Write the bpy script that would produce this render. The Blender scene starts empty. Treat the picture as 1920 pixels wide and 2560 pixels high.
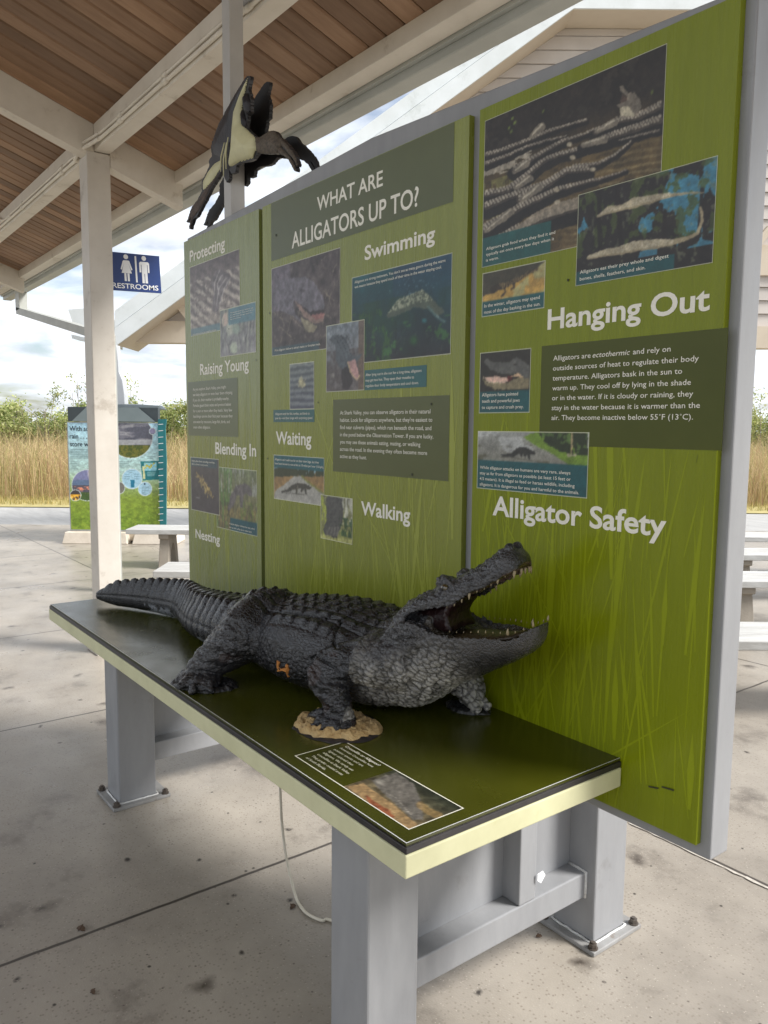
import bpy, math, random
import numpy as np
from mathutils import Vector, Matrix
from mathutils.bvhtree import BVHTree
random.seed(7); rng = np.random.default_rng(7)
S = bpy.context.scene; C = S.collection
# ---------------------------------------------------------------- camera
F, CX, CY, EYE = 1970., 960., 1280., 1.60
def ray(p): return np.array([(p[0]-CX)/F, -(p[1]-CY)/F, -1.0])
ax = -ray((-550, 1056)); ax /= np.linalg.norm(ax)
ay = ray((3557, 1093)); ay -= ax*ax.dot(ay); ay /= np.linalg.norm(ay)
az = np.cross(ax, ay); ROT = np.array([ax, ay, az])
cam = bpy.data.cameras.new('camera'); cam.sensor_fit = 'VERTICAL'; cam.sensor_height = 36
cam.lens = 36*F/2560; cam.clip_start = .05; cam.clip_end = 3000
co = bpy.data.objects.new('camera', cam); C.objects.link(co); S.camera = co
M = Matrix(ROT.tolist()).to_4x4(); M.translation = (0, 0, EYE); co.matrix_world = M
# ---------------------------------------------------------------- light
SUN_EL, SUN_AZ, SUN_E, SKY_E, EXPO = 42, 50, 3.1, .080, 1.02
W_ = bpy.data.worlds.new('World'); S.world = W_; W_.use_nodes = True
nt = W_.node_tree; nt.nodes.clear()
def N(nt, t, **k):
    n = nt.nodes.new(t)
    for a, b in k.items():
        if a.startswith('i_'): n.inputs[int(a[2:])].default_value = b
        else: setattr(n, a, b)
    return n
L = lambda nt, a, b: nt.links.new(a, b)
sun_dir = np.array([math.cos(math.radians(SUN_EL))*math.sin(math.radians(SUN_AZ)), math.cos(math.radians(SUN_EL))*math.cos(math.radians(SUN_AZ)), math.sin(math.radians(SUN_EL))])
sky = N(nt, 'ShaderNodeTexSky', sky_type='NISHITA', sun_disc=False, sun_elevation=math.radians(SUN_EL), sun_rotation=math.radians(SUN_AZ), air_density=1.0, dust_density=1.5, ozone_density=1.0)
tc = N(nt, 'ShaderNodeTexCoord'); sx = N(nt, 'ShaderNodeSeparateXYZ'); L(nt, tc.outputs['Generated'], sx.inputs[0])
zz = N(nt, 'ShaderNodeMath', operation='MAXIMUM', i_1=0.0); L(nt, sx.outputs[2], zz.inputs[0])
za = N(nt, 'ShaderNodeMath', operation='ADD', i_1=.16); L(nt, zz.outputs[0], za.inputs[0])
dv = N(nt, 'ShaderNodeVectorMath', operation='DIVIDE'); cb = N(nt, 'ShaderNodeCombineXYZ')
for i in range(3): L(nt, za.outputs[0], cb.inputs[i])
L(nt, tc.outputs['Generated'], dv.inputs[0]); L(nt, cb.outputs[0], dv.inputs[1])
mp = N(nt, 'ShaderNodeMapping'); mp.inputs['Location'].default_value = (1.7, .4, 0); mp.inputs['Scale'].default_value = (1, 1, .6); L(nt, dv.outputs[0], mp.inputs[0])
n1 = N(nt, 'ShaderNodeTexNoise'); n1.inputs['Scale'].default_value = 1.5; n1.inputs['Detail'].default_value = 9; n1.inputs['Roughness'].default_value = .56; n1.inputs['Distortion'].default_value = .4; L(nt, mp.outputs[0], n1.inputs['Vector'])
cr = N(nt, 'ShaderNodeValToRGB'); cr.color_ramp.elements[0].position = .34; cr.color_ramp.elements[1].position = .5; L(nt, n1.outputs[0], cr.inputs[0])
n2 = N(nt, 'ShaderNodeTexNoise'); n2.inputs['Scale'].default_value = 3.1; n2.inputs['Detail'].default_value = 6; L(nt, mp.outputs[0], n2.inputs['Vector'])
cr2 = N(nt, 'ShaderNodeValToRGB'); cr2.color_ramp.elements[0].position = .3; cr2.color_ramp.elements[1].position = .66
cr2.color_ramp.elements[0].color = (5.0, 5.4, 6.1, 1); cr2.color_ramp.elements[1].color = (8.6, 8.9, 9.3, 1); L(nt, n2.outputs[0], cr2.inputs[0])
mx = N(nt, 'ShaderNodeMix', data_type='RGBA'); L(nt, cr.outputs[0], mx.inputs[0]); L(nt, sky.outputs[0], mx.inputs[6]); L(nt, cr2.outputs[0], mx.inputs[7])
bg = N(nt, 'ShaderNodeBackground'); bg.inputs[1].default_value = SKY_E; L(nt, mx.outputs[2], bg.inputs[0])
wo = N(nt, 'ShaderNodeOutputWorld'); L(nt, bg.outputs[0], wo.inputs[0])
sl = bpy.data.lights.new('sun', 'SUN'); sl.energy = SUN_E; sl.angle = math.radians(18); sl.color = (1, .97, .93)
so = bpy.data.objects.new('sun', sl); C.objects.link(so); so.rotation_euler = Vector(sun_dir.tolist()).to_track_quat('Z', 'Y').to_euler(); so.location = (8, 4, 12)
S.view_settings.view_transform = 'Standard'; S.view_settings.look = 'None'; S.view_settings.exposure = EXPO; S.view_settings.gamma = 1
S.cycles.use_denoising = True; S.cycles.max_bounces = 8; S.cycles.diffuse_bounces = 5; S.cycles.caustics_reflective = False; S.cycles.caustics_refractive = False
S.cycles.sample_clamp_indirect = 6
# ---------------------------------------------------------------- geometry of the view: pixel of the photo -> point on a known plane
def WV(p): return ROT @ ray(p)
def onZ(p, z): w = WV(p); t = (z-EYE)/w[2]; return np.array([w[0]*t, w[1]*t, z])
def onY(p, y): w = WV(p); t = y/w[1]; return np.array([w[0]*t, y, EYE+w[2]*t])
def onX(p, x): w = WV(p); t = x/w[0]; return np.array([x, w[1]*t, EYE+w[2]*t])
def PROJ(P):
    v = (np.asarray(P, float)-np.array([0, 0, EYE])) @ ROT
    return CX-F*v[..., 0]/v[..., 2], CY+F*v[..., 1]/v[..., 2]
TH = math.radians(52.7); U = np.array([math.cos(TH), math.sin(TH), 0]); V = np.array([-math.sin(TH), math.cos(TH), 0])
def onD(p, d): w = WV(p); X = w*(d/w.dot(V)); return np.array([X.dot(U), d, EYE+X[2]])
# ---------------------------------------------------------------- materials
def srgb(r, g, b):
    f = lambda c: c/12.92 if c <= .04045 else ((c+.055)/1.055)**2.4
    return (f(r/255), f(g/255), f(b/255))
MATS = {}
def mat(name, base, dark=None, scale=6, mixr=(.35, .7), rough=.5, bump=0, bscale=60, attr=None, spec=.5, metal=0, stretch=(1, 1, 1), coat=0, dirt=None, dirtscale=3, dirtr=(.6, .72), transl=0, rvar=0, bdist=.01):
    m = bpy.data.materials.new(name); m.use_nodes = True; t = m.node_tree; b = t.nodes['Principled BSDF']
    b.inputs['Roughness'].default_value = rough; b.inputs['Metallic'].default_value = metal
    b.inputs['Specular IOR Level'].default_value = spec; b.inputs['Coat Weight'].default_value = coat; b.inputs['Coat Roughness'].default_value = .15
    c = N(t, 'ShaderNodeTexCoord'); mpn = N(t, 'ShaderNodeMapping'); mpn.inputs['Scale'].default_value = stretch; L(t, c.outputs['Object'], mpn.inputs[0])
    col = None
    if attr:
        a = N(t, 'ShaderNodeAttribute', attribute_name=attr); col = a.outputs['Color']
    if dark or not attr:
        ns = N(t, 'ShaderNodeTexNoise'); ns.inputs['Scale'].default_value = scale; ns.inputs['Detail'].default_value = 8; ns.inputs['Roughness'].default_value = .65; L(t, mpn.outputs[0], ns.inputs['Vector'])
        r = N(t, 'ShaderNodeMapRange'); r.inputs[1].default_value = mixr[0]; r.inputs[2].default_value = mixr[1]; L(t, ns.outputs[0], r.inputs[0])
        x = N(t, 'ShaderNodeMix', data_type='RGBA'); L(t, r.outputs[0], x.inputs[0])
        if attr:
            x.blend_type = 'MULTIPLY'; L(t, col, x.inputs[6]); x.inputs[7].default_value = (*dark, 1)
        else:
            x.inputs[6].default_value = (*base, 1); x.inputs[7].default_value = (*(dark or base), 1)
        col = x.outputs[2]
    if dirt:
        nd = N(t, 'ShaderNodeTexNoise'); nd.inputs['Scale'].default_value = dirtscale; nd.inputs['Detail'].default_value = 10; nd.inputs['Roughness'].default_value = .7; L(t, c.outputs['Object'], nd.inputs['Vector'])
        rd = N(t, 'ShaderNodeMapRange'); rd.inputs[1].default_value = dirtr[0]; rd.inputs[2].default_value = dirtr[1]; L(t, nd.outputs[0], rd.inputs[0])
        xd = N(t, 'ShaderNodeMix', data_type='RGBA'); L(t, rd.outputs[0], xd.inputs[0]); L(t, col, xd.inputs[6]); xd.inputs[7].default_value = (*dirt, 1); col = xd.outputs[2]
    L(t, col, b.inputs['Base Color'])
    if bump:
        nb = N(t, 'ShaderNodeTexNoise'); nb.inputs['Scale'].default_value = bscale; nb.inputs['Detail'].default_value = 6; L(t, mpn.outputs[0], nb.inputs['Vector'])
        bp = N(t, 'ShaderNodeBump'); bp.inputs['Strength'].default_value = bump; bp.inputs['Distance'].default_value = bdist; L(t, nb.outputs[0], bp.inputs['Height']); L(t, bp.outputs[0], b.inputs['Normal'])
    if rvar:
        nr = N(t, 'ShaderNodeTexNoise'); nr.inputs['Scale'].default_value = scale*2.3; nr.inputs['Detail'].default_value = 6; L(t, mpn.outputs[0], nr.inputs['Vector'])
        rr = N(t, 'ShaderNodeMapRange'); rr.inputs[1].default_value = .3; rr.inputs[2].default_value = .7; rr.inputs[3].default_value = max(.02, rough-rvar); rr.inputs[4].default_value = rough+rvar; L(t, nr.outputs[0], rr.inputs[0]); L(t, rr.outputs[0], b.inputs['Roughness'])
    if transl:
        out = t.nodes['Material Output']; tr = N(t, 'ShaderNodeBsdfTranslucent'); L(t, col, tr.inputs[0]); ms = N(t, 'ShaderNodeMixShader', i_0=transl); L(t, b.outputs[0], ms.inputs[1]); L(t, tr.outputs[0], ms.inputs[2]); L(t, ms.outputs[0], out.inputs[0])
    MATS[name] = m; return m
# ---------------------------------------------------------------- mesh building
ORG = {}
def tag(o, label=None, cat=None, group=None, kind=None):
    if label: o['label'] = label
    if cat: o['category'] = cat
    if group: o['group'] = group
    if kind: o['kind'] = kind
    return o
def thing(name, label, cat, loc=(0, 0, 0), rz=0, group=None):
    o = bpy.data.objects.new(name, None); C.objects.link(o); o.location = loc; o.rotation_euler = (0, 0, rz); o.empty_display_size = .1
    ORG[o] = np.array(loc, float) if rz == 0 else np.zeros(3)
    return tag(o, label, cat, group)
class MB:
    def __init__(s): s.v = []; s.f = []; s.m = []; s.n = 0; s.cols = []
    def add(s, v, f, m=0):
        v = np.asarray(v, float).reshape(-1, 3); s.v.append(v)
        for q in f: s.f.append([i+s.n for i in q]); s.m.append(m)
        s.n += len(v); return s
    def box(s, x0, x1, y0, y1, z0, z1, m=0):
        return s.add([(x0, y0, z0), (x1, y0, z0), (x1, y1, z0), (x0, y1, z0), (x0, y0, z1), (x1, y0, z1), (x1, y1, z1), (x0, y1, z1)], [(3, 2, 1, 0), (4, 5, 6, 7), (0, 1, 5, 4), (1, 2, 6, 5), (2, 3, 7, 6), (3, 0, 4, 7)], m)
    def prism(s, pts, d, m=0):                      # polygon (3d points) swept along vector d
        p = np.asarray(pts, float); k = len(p); d = np.asarray(d, float)
        nrm = sum(np.cross(p[i]-p[0], p[(i+1) % k]-p[0]) for i in range(k))
        if nrm.dot(d) > 0: p = p[::-1]
        f = [tuple(range(k)), tuple(range(2*k-1, k-1, -1))]+[((i+1) % k, i, i+k, (i+1) % k+k) for i in range(k)]
        return s.add(np.vstack([p, p+d]), f, m)
    def bar(s, a, b, w, h, m=0, up=(0, 0, 1)):      # rectangular bar between two points
        a = np.asarray(a, float); b = np.asarray(b, float); t = (b-a)/np.linalg.norm(b-a); sd = np.cross(t, up); sd /= np.linalg.norm(sd); u = np.cross(sd, t)
        return s.prism([a+sd*w/2+u*h/2, a-sd*w/2+u*h/2, a-sd*w/2-u*h/2, a+sd*w/2-u*h/2], b-a, m)
    def tube(s, P, r, n=8, m=0, cap=True):
        P = np.asarray(P, float); k = len(P); r = np.broadcast_to(np.asarray(r, float), (k,)); T = np.gradient(P, axis=0); T /= np.linalg.norm(T, axis=1)[:, None]+1e-12
        ref = np.array([0, 0, 1.]) if abs(T[0][2]) < .9 else np.array([1., 0, 0]); vs = []
        for i in range(k):
            a = ref-T[i]*T[i].dot(ref); a /= np.linalg.norm(a); ref = a; b = np.cross(T[i], a)
            for j in range(n):
                q = 2*math.pi*j/n; vs.append(P[i]+r[i]*(a*math.cos(q)+b*math.sin(q)))
        f = [(i*n+j, i*n+(j+1) % n, (i+1)*n+(j+1) % n, (i+1)*n+j) for i in range(k-1) for j in range(n)]
        if cap: f += [tuple(range(n-1, -1, -1)), tuple(range((k-1)*n, k*n))]
        return s.add(vs, f, m)
    def cyl(s, c, r, h, n=16, m=0): c = np.asarray(c, float); return s.tube([c, c+np.array([0, 0, h*.5]), c+np.array([0, 0, h])], r, n, m)
    def loft(s, rings, m=0):
        n = len(rings[0]); k = len(rings); v = np.vstack(rings)
        f = [(i*n+j, i*n+(j+1) % n, (i+1)*n+(j+1) % n, (i+1)*n+j) for i in range(k-1) for j in range(n)]+[tuple(range(n-1, -1, -1)), tuple(range((k-1)*n, k*n))]
        return s.add(v, f, m)
    def build(s, name, mats, parent=None, bevel=0, smooth=False, seg=2):
        me = bpy.data.meshes.new(name); v = np.vstack(s.v)
        r = parent
        while r is not None and r.parent is not None: r = r.parent
        if r is not None: v = v-ORG.get(r, np.zeros(3))
        me.from_pydata(v.tolist(), [], s.f); me.polygons.foreach_set('material_index', s.m)
        for mm in (mats if isinstance(mats, (list, tuple)) else [mats]): me.materials.append(mm)
        if smooth: me.polygons.foreach_set('use_smooth', [True]*len(me.polygons))
        me.update(); o = bpy.data.objects.new(name, me); C.objects.link(o)
        if parent is not None: o.parent = parent
        if bevel:
            b = o.modifiers.new('bevel', 'BEVEL'); b.width = bevel; b.segments = seg; b.limit_method = 'ANGLE'; b.angle_limit = math.radians(40)
        return o
def dup(root, loc, rz=None, label=None):
    r = root.copy(); C.objects.link(r); r.location = loc
    if rz is not None: r.rotation_euler = (0, 0, rz)
    if label: r['label'] = label
    def kids(a, b):
        for ch in list(a.children):
            if ch is r: continue
            c = ch.copy(); C.objects.link(c); c.parent = b; kids(ch, c)
    kids(root, r); return r
# noise in numpy
def hsh(*a):
    h = np.zeros(np.broadcast(*a).shape, np.uint64)
    for i, q in enumerate(a): h ^= (np.asarray(q).astype(np.int64).astype(np.uint64)+np.uint64(0x9E3779B9+i*7919))*np.uint64(0x9E3779B97F4A7C15+2*i*104729); h ^= h >> np.uint64(29); h *= np.uint64(0xBF58476D1CE4E5B9); h ^= h >> np.uint64(32)
    return (h & np.uint64(0xFFFFFF)).astype(float)/0xFFFFFF
def vn2(x, y, seed=0):
    xi = np.floor(x); yi = np.floor(y); fx = x-xi; fy = y-yi; fx = fx*fx*(3-2*fx); fy = fy*fy*(3-2*fy); sd = np.full(np.shape(x), seed)
    g = lambda a, b: hsh(xi+a, yi+b, sd)
    return (g(0, 0)*(1-fx)+g(1, 0)*fx)*(1-fy)+(g(0, 1)*(1-fx)+g(1, 1)*fx)*fy
def fbm2(x, y, seed=0, o=4):
    s = 0; a = .5; t = 0
    for i in range(o): s = s+a*vn2(x*2**i+17.3*i, y*2**i-9.1*i, seed+i); t += a; a *= .55
    return s/t
def vn3(P, sc, seed=0):
    x, y, z = (P*sc).T; xi, yi, zi = np.floor(x), np.floor(y), np.floor(z); f = [x-xi, y-yi, z-zi]; fx, fy, fz = [q*q*(3-2*q) for q in f]; sd = np.full(x.shape, seed); s = 0
    for a in (0, 1):
        for b in (0, 1):
            for c in (0, 1): s = s+hsh(xi+a, yi+b, zi+c, sd)*(fx if a else 1-fx)*(fy if b else 1-fy)*(fz if c else 1-fz)
    return s
def worley(P, sc, seed=0):
    Q = P*sc; B = np.floor(Q); f1 = np.full(len(P), 9.); f2 = f1.copy(); sd = np.full(len(P), seed)
    for a in (-1, 0, 1):
        for b in (-1, 0, 1):
            for c in (-1, 0, 1):
                G = B+np.array([a, b, c]); J = np.stack([hsh(G[:, 0], G[:, 1], G[:, 2], sd+k) for k in range(3)], 1); d = np.linalg.norm(G+.15+.7*J-Q, axis=1); f2 = np.where(d < f1, f1, np.minimum(f2, d)); f1 = np.minimum(f1, d)
    return f1, f2
# text
FONTC = {}
def text_geo(s, bold=0., shear=0.):
    key = (s, bold, shear)
    if key not in FONTC:
        cu = bpy.data.curves.new('t', 'FONT'); cu.body = s; cu.size = 1; cu.offset = bold; cu.resolution_u = 4 if bold > .01 else 2; cu.shear = shear
        o = bpy.data.objects.new('t', cu); C.objects.link(o); dg = bpy.context.evaluated_depsgraph_get(); me = bpy.data.meshes.new_from_object(o.evaluated_get(dg))
        v = np.array([q.co[:2] for q in me.vertices]).reshape(-1, 2); f = [tuple(p.vertices) for p in me.polygons]
        bpy.data.objects.remove(o); bpy.data.curves.remove(cu); bpy.data.meshes.remove(me); FONTC[key] = (v, f)
    return FONTC[key]
CAP = .727
def put_text(mb, s, O, ex, ey, width=None, cap=.02, sx=None, bold=0., shear=0., m=0):
    v, f = text_geo(s, bold, shear)
    if len(v) == 0: return 0
    sy = cap/CAP; x0 = v[:, 0].min()
    if sx is None: sx = width/(v[:, 0].max()-x0)
    O, ex, ey = map(lambda a: np.asarray(a, float), (O, ex, ey)); nrm = np.cross(ex, ey)
    P = O+np.outer((v[:, 0]-x0)*sx, ex)+np.outer(v[:, 1]*sy, ey)
    ff = []
    for q in f:
        a, b, c = v[q[0]], v[q[1]], v[q[2]]; ff.append(q)
    mb.add(P, ff, m); return sx
# painted prints: a colour grid on a flat panel, drawn with numpy
class Canvas:
    def __init__(s, x0, x1, z0, z1, at, cell=.0035, wp=.55):
        s.nx = max(8, int((x1-x0)/cell)); s.nz = max(8, int((z1-z0)/cell)); s.at = at
        a = np.linspace(x0, x1, s.nx); b = np.linspace(z1, z0, s.nz); s.X, s.Z = np.meshgrid(a, b); s.P = at(s.X, s.Z)
        s.px, s.py = PROJ(s.P); wv = lambda k, sd: fbm2(s.X*k, s.Z*k, sd, 3)-.5; s.px = s.px+wp*(7*wv(70, 91)+4*wv(190, 93)); s.py = s.py+wp*(7*wv(70, 92)+4*wv(190, 94)); s.c = np.zeros((s.nz, s.nx, 3)); s.u = (s.X-x0)/(x1-x0); s.w = (z1-s.Z)/(z1-z0)
    def mixin(s, col, a): a = np.clip(a, 0, 1)[..., None]; s.c = s.c*(1-a)+np.asarray(col, float)/255*a
    def grad(s, c0, c1): s.c = np.asarray(c0, float)/255*(1-s.w[..., None])+np.asarray(c1, float)/255*s.w[..., None]
    def noise(s, sx, sz=None, seed=0, o=4): return fbm2(s.X*sx, s.Z*(sz or sx), seed, o)
    def mott(s, amt, sc, seed=0, sz=None): s.c = s.c*(1+amt*(s.noise(sc, sz, seed)-.5)[..., None]*2)
    def poly(s, pts, col, a=1.):
        ins = np.zeros(s.px.shape, bool); k = len(pts)
        for i in range(k):
            (x1, y1), (x2, y2) = pts[i], pts[(i+1) % k]
            with np.errstate(divide='ignore', invalid='ignore'): ins ^= ((y1 > s.py) != (y2 > s.py)) & (s.px < (x2-x1)*(s.py-y1)/(y2-y1+1e-9)+x1)
        if col is not None: s.mixin(col, ins*a)
        return ins
    def line(s, pts, w, col, a=1., pat=None, soft=1.2):
        best = np.full(s.px.shape, 1e9); arc = np.zeros(s.px.shape); acc = 0; n = len(pts)
        ws = np.broadcast_to(np.linspace(w[0], w[1], n) if isinstance(w, (tuple, list)) and len(w) == 2 else np.asarray(w, float), (n,))
        for i in range(n-1):
            p = np.array(pts[i], float); q = np.array(pts[i+1], float); d = q-p; l = np.hypot(*d)+1e-9
            t = np.clip(((s.px-p[0])*d[0]+(s.py-p[1])*d[1])/l**2, 0, 1); dd = np.hypot(s.px-p[0]-t*d[0], s.py-p[1]-t*d[1])-(ws[i]*(1-t)+ws[i+1]*t)/2
            k = dd < best; best[k] = dd[k]; arc[k] = acc+t[k]*l; acc += l
        al = np.clip(.5-best/soft, 0, 1)*a
        if pat is not None: al = al*pat(arc, s)
        s.mixin(col, al); return al
    def blob(s, c, rx, ry, col, a=1., soft=.25, rot=0):
        dx, dy = s.px-c[0], s.py-c[1]; q = math.radians(rot); ex, ey = dx*math.cos(q)+dy*math.sin(q), -dx*math.sin(q)+dy*math.cos(q); r = np.hypot(ex/rx, ey/ry); al = np.clip((1-r)/soft+.0, 0, 1)*a; s.mixin(col, al); return al
    def build(s, name, parent, m, border=None, gain=.95):
        b = s.c.copy(); b[1:-1, 1:-1] = .4*s.c[1:-1, 1:-1]+.15*(s.c[:-2, 1:-1]+s.c[2:, 1:-1]+s.c[1:-1, :-2]+s.c[1:-1, 2:]); s.c = b*(1+.22*(fbm2(s.X*320, s.Z*320, 77, 2)-.5)[..., None]+.25*(fbm2(s.X*45, s.Z*45, 78, 4)-.5)[..., None])
        if border:
            e = np.zeros(s.px.shape, bool); e[[0, -1]] = True; e[:, [0, -1]] = True; s.mixin(border, e*1.)
        c = np.clip(s.c, 0, 1); lin = np.where(c <= .04045, c/12.92, ((c+.055)/1.055)**2.4)*gain
        idx = np.arange(s.nx*s.nz).reshape(s.nz, s.nx); q = np.stack([idx[1:, :-1], idx[1:, 1:], idx[:-1, 1:], idx[:-1, :-1]], -1).reshape(-1, 4)
        mb = MB(); mb.add(s.P.reshape(-1, 3), q.tolist()); o = mb.build(name, m, parent)
        at = o.data.color_attributes.new('Col', 'FLOAT_COLOR', 'POINT'); at.data.foreach_set('color', np.concatenate([lin.reshape(-1, 3), np.ones((s.nx*s.nz, 1))], 1).ravel()); return o
# ---------------------------------------------------------------- setting
m_ground = mat('field_soil', srgb(150, 130, 85), srgb(105, 100, 55), 2.5, rough=.95)
m_road = mat('asphalt', srgb(172, 171, 168), srgb(146, 145, 143), 3, (.3, .75), rough=.9, bump=.3, bscale=90, stretch=(.35, 2.2, 1))
m_verge = mat('verge_grass', srgb(178, 164, 112), srgb(150, 142, 92), 5, rough=.95, bump=.6, bscale=40)
m_conc = mat('concrete_floor', srgb(166, 158, 146), srgb(132, 125, 115), 1.3, (.32, .66), rough=.34, spec=.5, bump=.25, bscale=160, dirt=srgb(98, 91, 83), dirtscale=2.6, dirtr=(.56, .74), rvar=.08, bdist=.004)
def floor_extras():
    t = m_conc.node_tree; b = t.nodes['Principled BSDF']; lk = b.inputs['Base Color'].links[0]; col = lk.from_socket
    c = N(t, 'ShaderNodeTexCoord')
    def spots(scale, r0, r1, keep, colr, jit=.0):
        global _
        nz = N(t, 'ShaderNodeTexNoise'); nz.inputs['Scale'].default_value = 9; nz.inputs['Detail'].default_value = 4; L(t, c.outputs['Object'], nz.inputs['Vector'])
        ad = N(t, 'ShaderNodeVectorMath', operation='SCALE'); ad.inputs['Scale'].default_value = jit; L(t, nz.outputs['Color'], ad.inputs[0])
        sm = N(t, 'ShaderNodeVectorMath', operation='ADD'); L(t, c.outputs['Object'], sm.inputs[0]); L(t, ad.outputs[0], sm.inputs[1])
        v = N(t, 'ShaderNodeTexVoronoi', voronoi_dimensions='2D'); v.inputs['Scale'].default_value = scale; L(t, sm.outputs[0], v.inputs['Vector'])
        r = N(t, 'ShaderNodeMapRange'); r.inputs[1].default_value = r0; r.inputs[2].default_value = r1; r.inputs[3].default_value = 1; r.inputs[4].default_value = 0; L(t, v.outputs['Distance'], r.inputs[0])
        sp = N(t, 'ShaderNodeSeparateColor'); L(t, v.outputs['Color'], sp.inputs[0]); gt = N(t, 'ShaderNodeMath', operation='GREATER_THAN', i_1=keep); L(t, sp.outputs[0], gt.inputs[0])
        mu = N(t, 'ShaderNodeMath', operation='MULTIPLY'); L(t, r.outputs[0], mu.inputs[0]); L(t, gt.outputs[0], mu.inputs[1])
        return mu.outputs[0], colr
    layers = [spots(3.2, .02, .16, .80, srgb(80, 73, 66), .16), spots(7, .03, .11, .93, srgb(52, 46, 41), .08), spots(14, .04, .10, .968, srgb(52, 46, 40), .03), spots(30, .05, .14, .95, srgb(95, 86, 78), .02), spots(75, .06, .34, .70, srgb(128, 119, 108), .01), spots(110, .05, .3, .93, srgb(172, 164, 152), .01)]
    for f, k in layers:
        x = N(t, 'ShaderNodeMix', data_type='RGBA'); L(t, f, x.inputs[0]); L(t, col, x.inputs[6]); x.inputs[7].default_value = (*k, 1); col = x.outputs[2]
    # sawn joints between the slabs
    sp = N(t, 'ShaderNodeSeparateXYZ'); L(t, c.outputs['Object'], sp.inputs[0])
    wz = N(t, 'ShaderNodeTexNoise'); wz.inputs['Scale'].default_value = 7; wz.inputs['Detail'].default_value = 5; L(t, c.outputs['Object'], wz.inputs['Vector'])
    def joint(ch, x0, step, wd):
        a = N(t, 'ShaderNodeMath', operation='SUBTRACT', i_1=x0); L(t, sp.outputs[ch], a.inputs[0])
        wob = N(t, 'ShaderNodeMath', operation='MULTIPLY_ADD', i_1=.012, i_2=-.006); L(t, wz.outputs[0], wob.inputs[0]); a2 = N(t, 'ShaderNodeMath', operation='ADD'); L(t, a.outputs[0], a2.inputs[0]); L(t, wob.outputs[0], a2.inputs[1])
        d = N(t, 'ShaderNodeMath', operation='PINGPONG', i_1=step/2); L(t, a2.outputs[0], d.inputs[0])
        r = N(t, 'ShaderNodeMapRange'); r.inputs[1].default_value = wd*.5; r.inputs[2].default_value = wd; r.inputs[3].default_value = 1; r.inputs[4].default_value = 0; L(t, d.outputs[0], r.inputs[0]); return r.outputs[0]
    j1 = joint(0, -2.42, 1.96, .009); j2 = joint(1, 2.69, 2.6, .009)
    mxx = N(t, 'ShaderNodeMath', operation='MAXIMUM'); L(t, j1, mxx.inputs[0]); L(t, j2, mxx.inputs[1])
    x = N(t, 'ShaderNodeMix', data_type='RGBA'); L(t, mxx.outputs[0], x.inputs[0]); L(t, col, x.inputs[6]); x.inputs[7].default_value = (*srgb(62, 56, 50), 1)
    L(t, x.outputs[2], b.inputs['Base Color'])
floor_extras()
def uvp(l, d, z): return U*l+V*d+np.array([0, 0, z])
def sheet(name, l0, l1, d0, d1, z, m, z1=None):
    mb = MB(); q = [uvp(l0, d0, z), uvp(l1, d0, z), uvp(l1, d1, z), uvp(l0, d1, z)]
    if z1 is None: mb.add(q, [(0, 1, 2, 3)])
    else: mb.prism(q, (0, 0, z1-z))
    return tag(mb.build(name, m), kind='structure')
sheet('ground', -900, 900, -900, 900, -.075, m_ground)
sheet('floor', -45, 45, -40, 12.6, -.12, m_conc, 0)
sheet('road', -300, 300, 12.6, 15.5, -.03, m_road)
sheet('grass_verge', -300, 300, 15.5, 17.8, -.015, m_verge)
# caulked joint along the floor behind the board
mb = MB(); xs = np.linspace(-1.86, -.4, 40); jit = rng.normal(0, .003, (40, 2))
for i in range(39):
    w = .005*(.5+rng.random()) if (i*7919) % 11 > 2 else .002
    mb.add([(xs[i], 2.672-w+jit[i, 0], .004), (xs[i+1], 2.672-w+jit[i+1, 0], .004), (xs[i+1], 2.672+w+jit[i+1, 1], .004), (xs[i], 2.672+w+jit[i, 1], .004)], [(0, 1, 2, 3)])
tag(mb.build('floor_joint_filler', mat('white_caulk', srgb(196, 190, 180), srgb(150, 142, 130), 30, rough=.8)), kind='structure')
# tall golden grass
def grass(name, n, l0, l1, d0, d1, h0, h1, wid, cols, m, bend=.5, seed=1, z=-.05):
    r = np.random.default_rng(seed); l = r.uniform(l0, l1, n); d = d0+(d1-d0)*r.random(n)**1.4; h = r.uniform(h0, h1, n)*(.55+.85*vn2(l*.7, d*.5, 5)); a = r.uniform(0, 2*math.pi, n); bd = r.normal(0, bend, n)*h*.6; w = wid*r.uniform(.6, 1.4, n)
    base = np.outer(l, U)+np.outer(d, V)+np.array([0, 0, z]); dirv = np.outer(np.cos(a), U)+np.outer(np.sin(a), V); sa = r.uniform(0, 2*math.pi, n); side = np.outer(np.cos(sa)*.5+.5, U)+np.outer(np.sin(sa)*.5, V)
    up = np.array([0, 0, 1.]); p1 = base+up*(h*.55)[:, None]+dirv*(bd*.25)[:, None]; p2 = base+up*(h*(1-.15*np.abs(bd)/h))[:, None]+dirv*bd[:, None]; s1 = side*w[:, None]
    v = np.stack([base-s1, base+s1, p1+s1*.8, p1-s1*.8, p2], 1).reshape(-1, 3); k = np.arange(n)*5
    f = np.stack([k, k+1, k+2, k+3], 1).tolist()+np.stack([k+3, k+2, k+4], 1).tolist()
    mb = MB(); mb.add(v, f); o = mb.build(name, m); ci = r.integers(0, len(cols), n); cc = np.array(cols)[ci]*r.uniform(.75, 1.2, n)[:, None]
    at = o.data.color_attributes.new('Col', 'FLOAT_COLOR', 'POINT'); at.data.foreach_set('color', np.concatenate([np.repeat(cc, 5, 0), np.ones((n*5, 1))], 1).ravel()); return o
m_straw = mat('straw_blades', (1, 1, 1), attr='Col', rough=.8, spec=.2, transl=.35)
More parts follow.
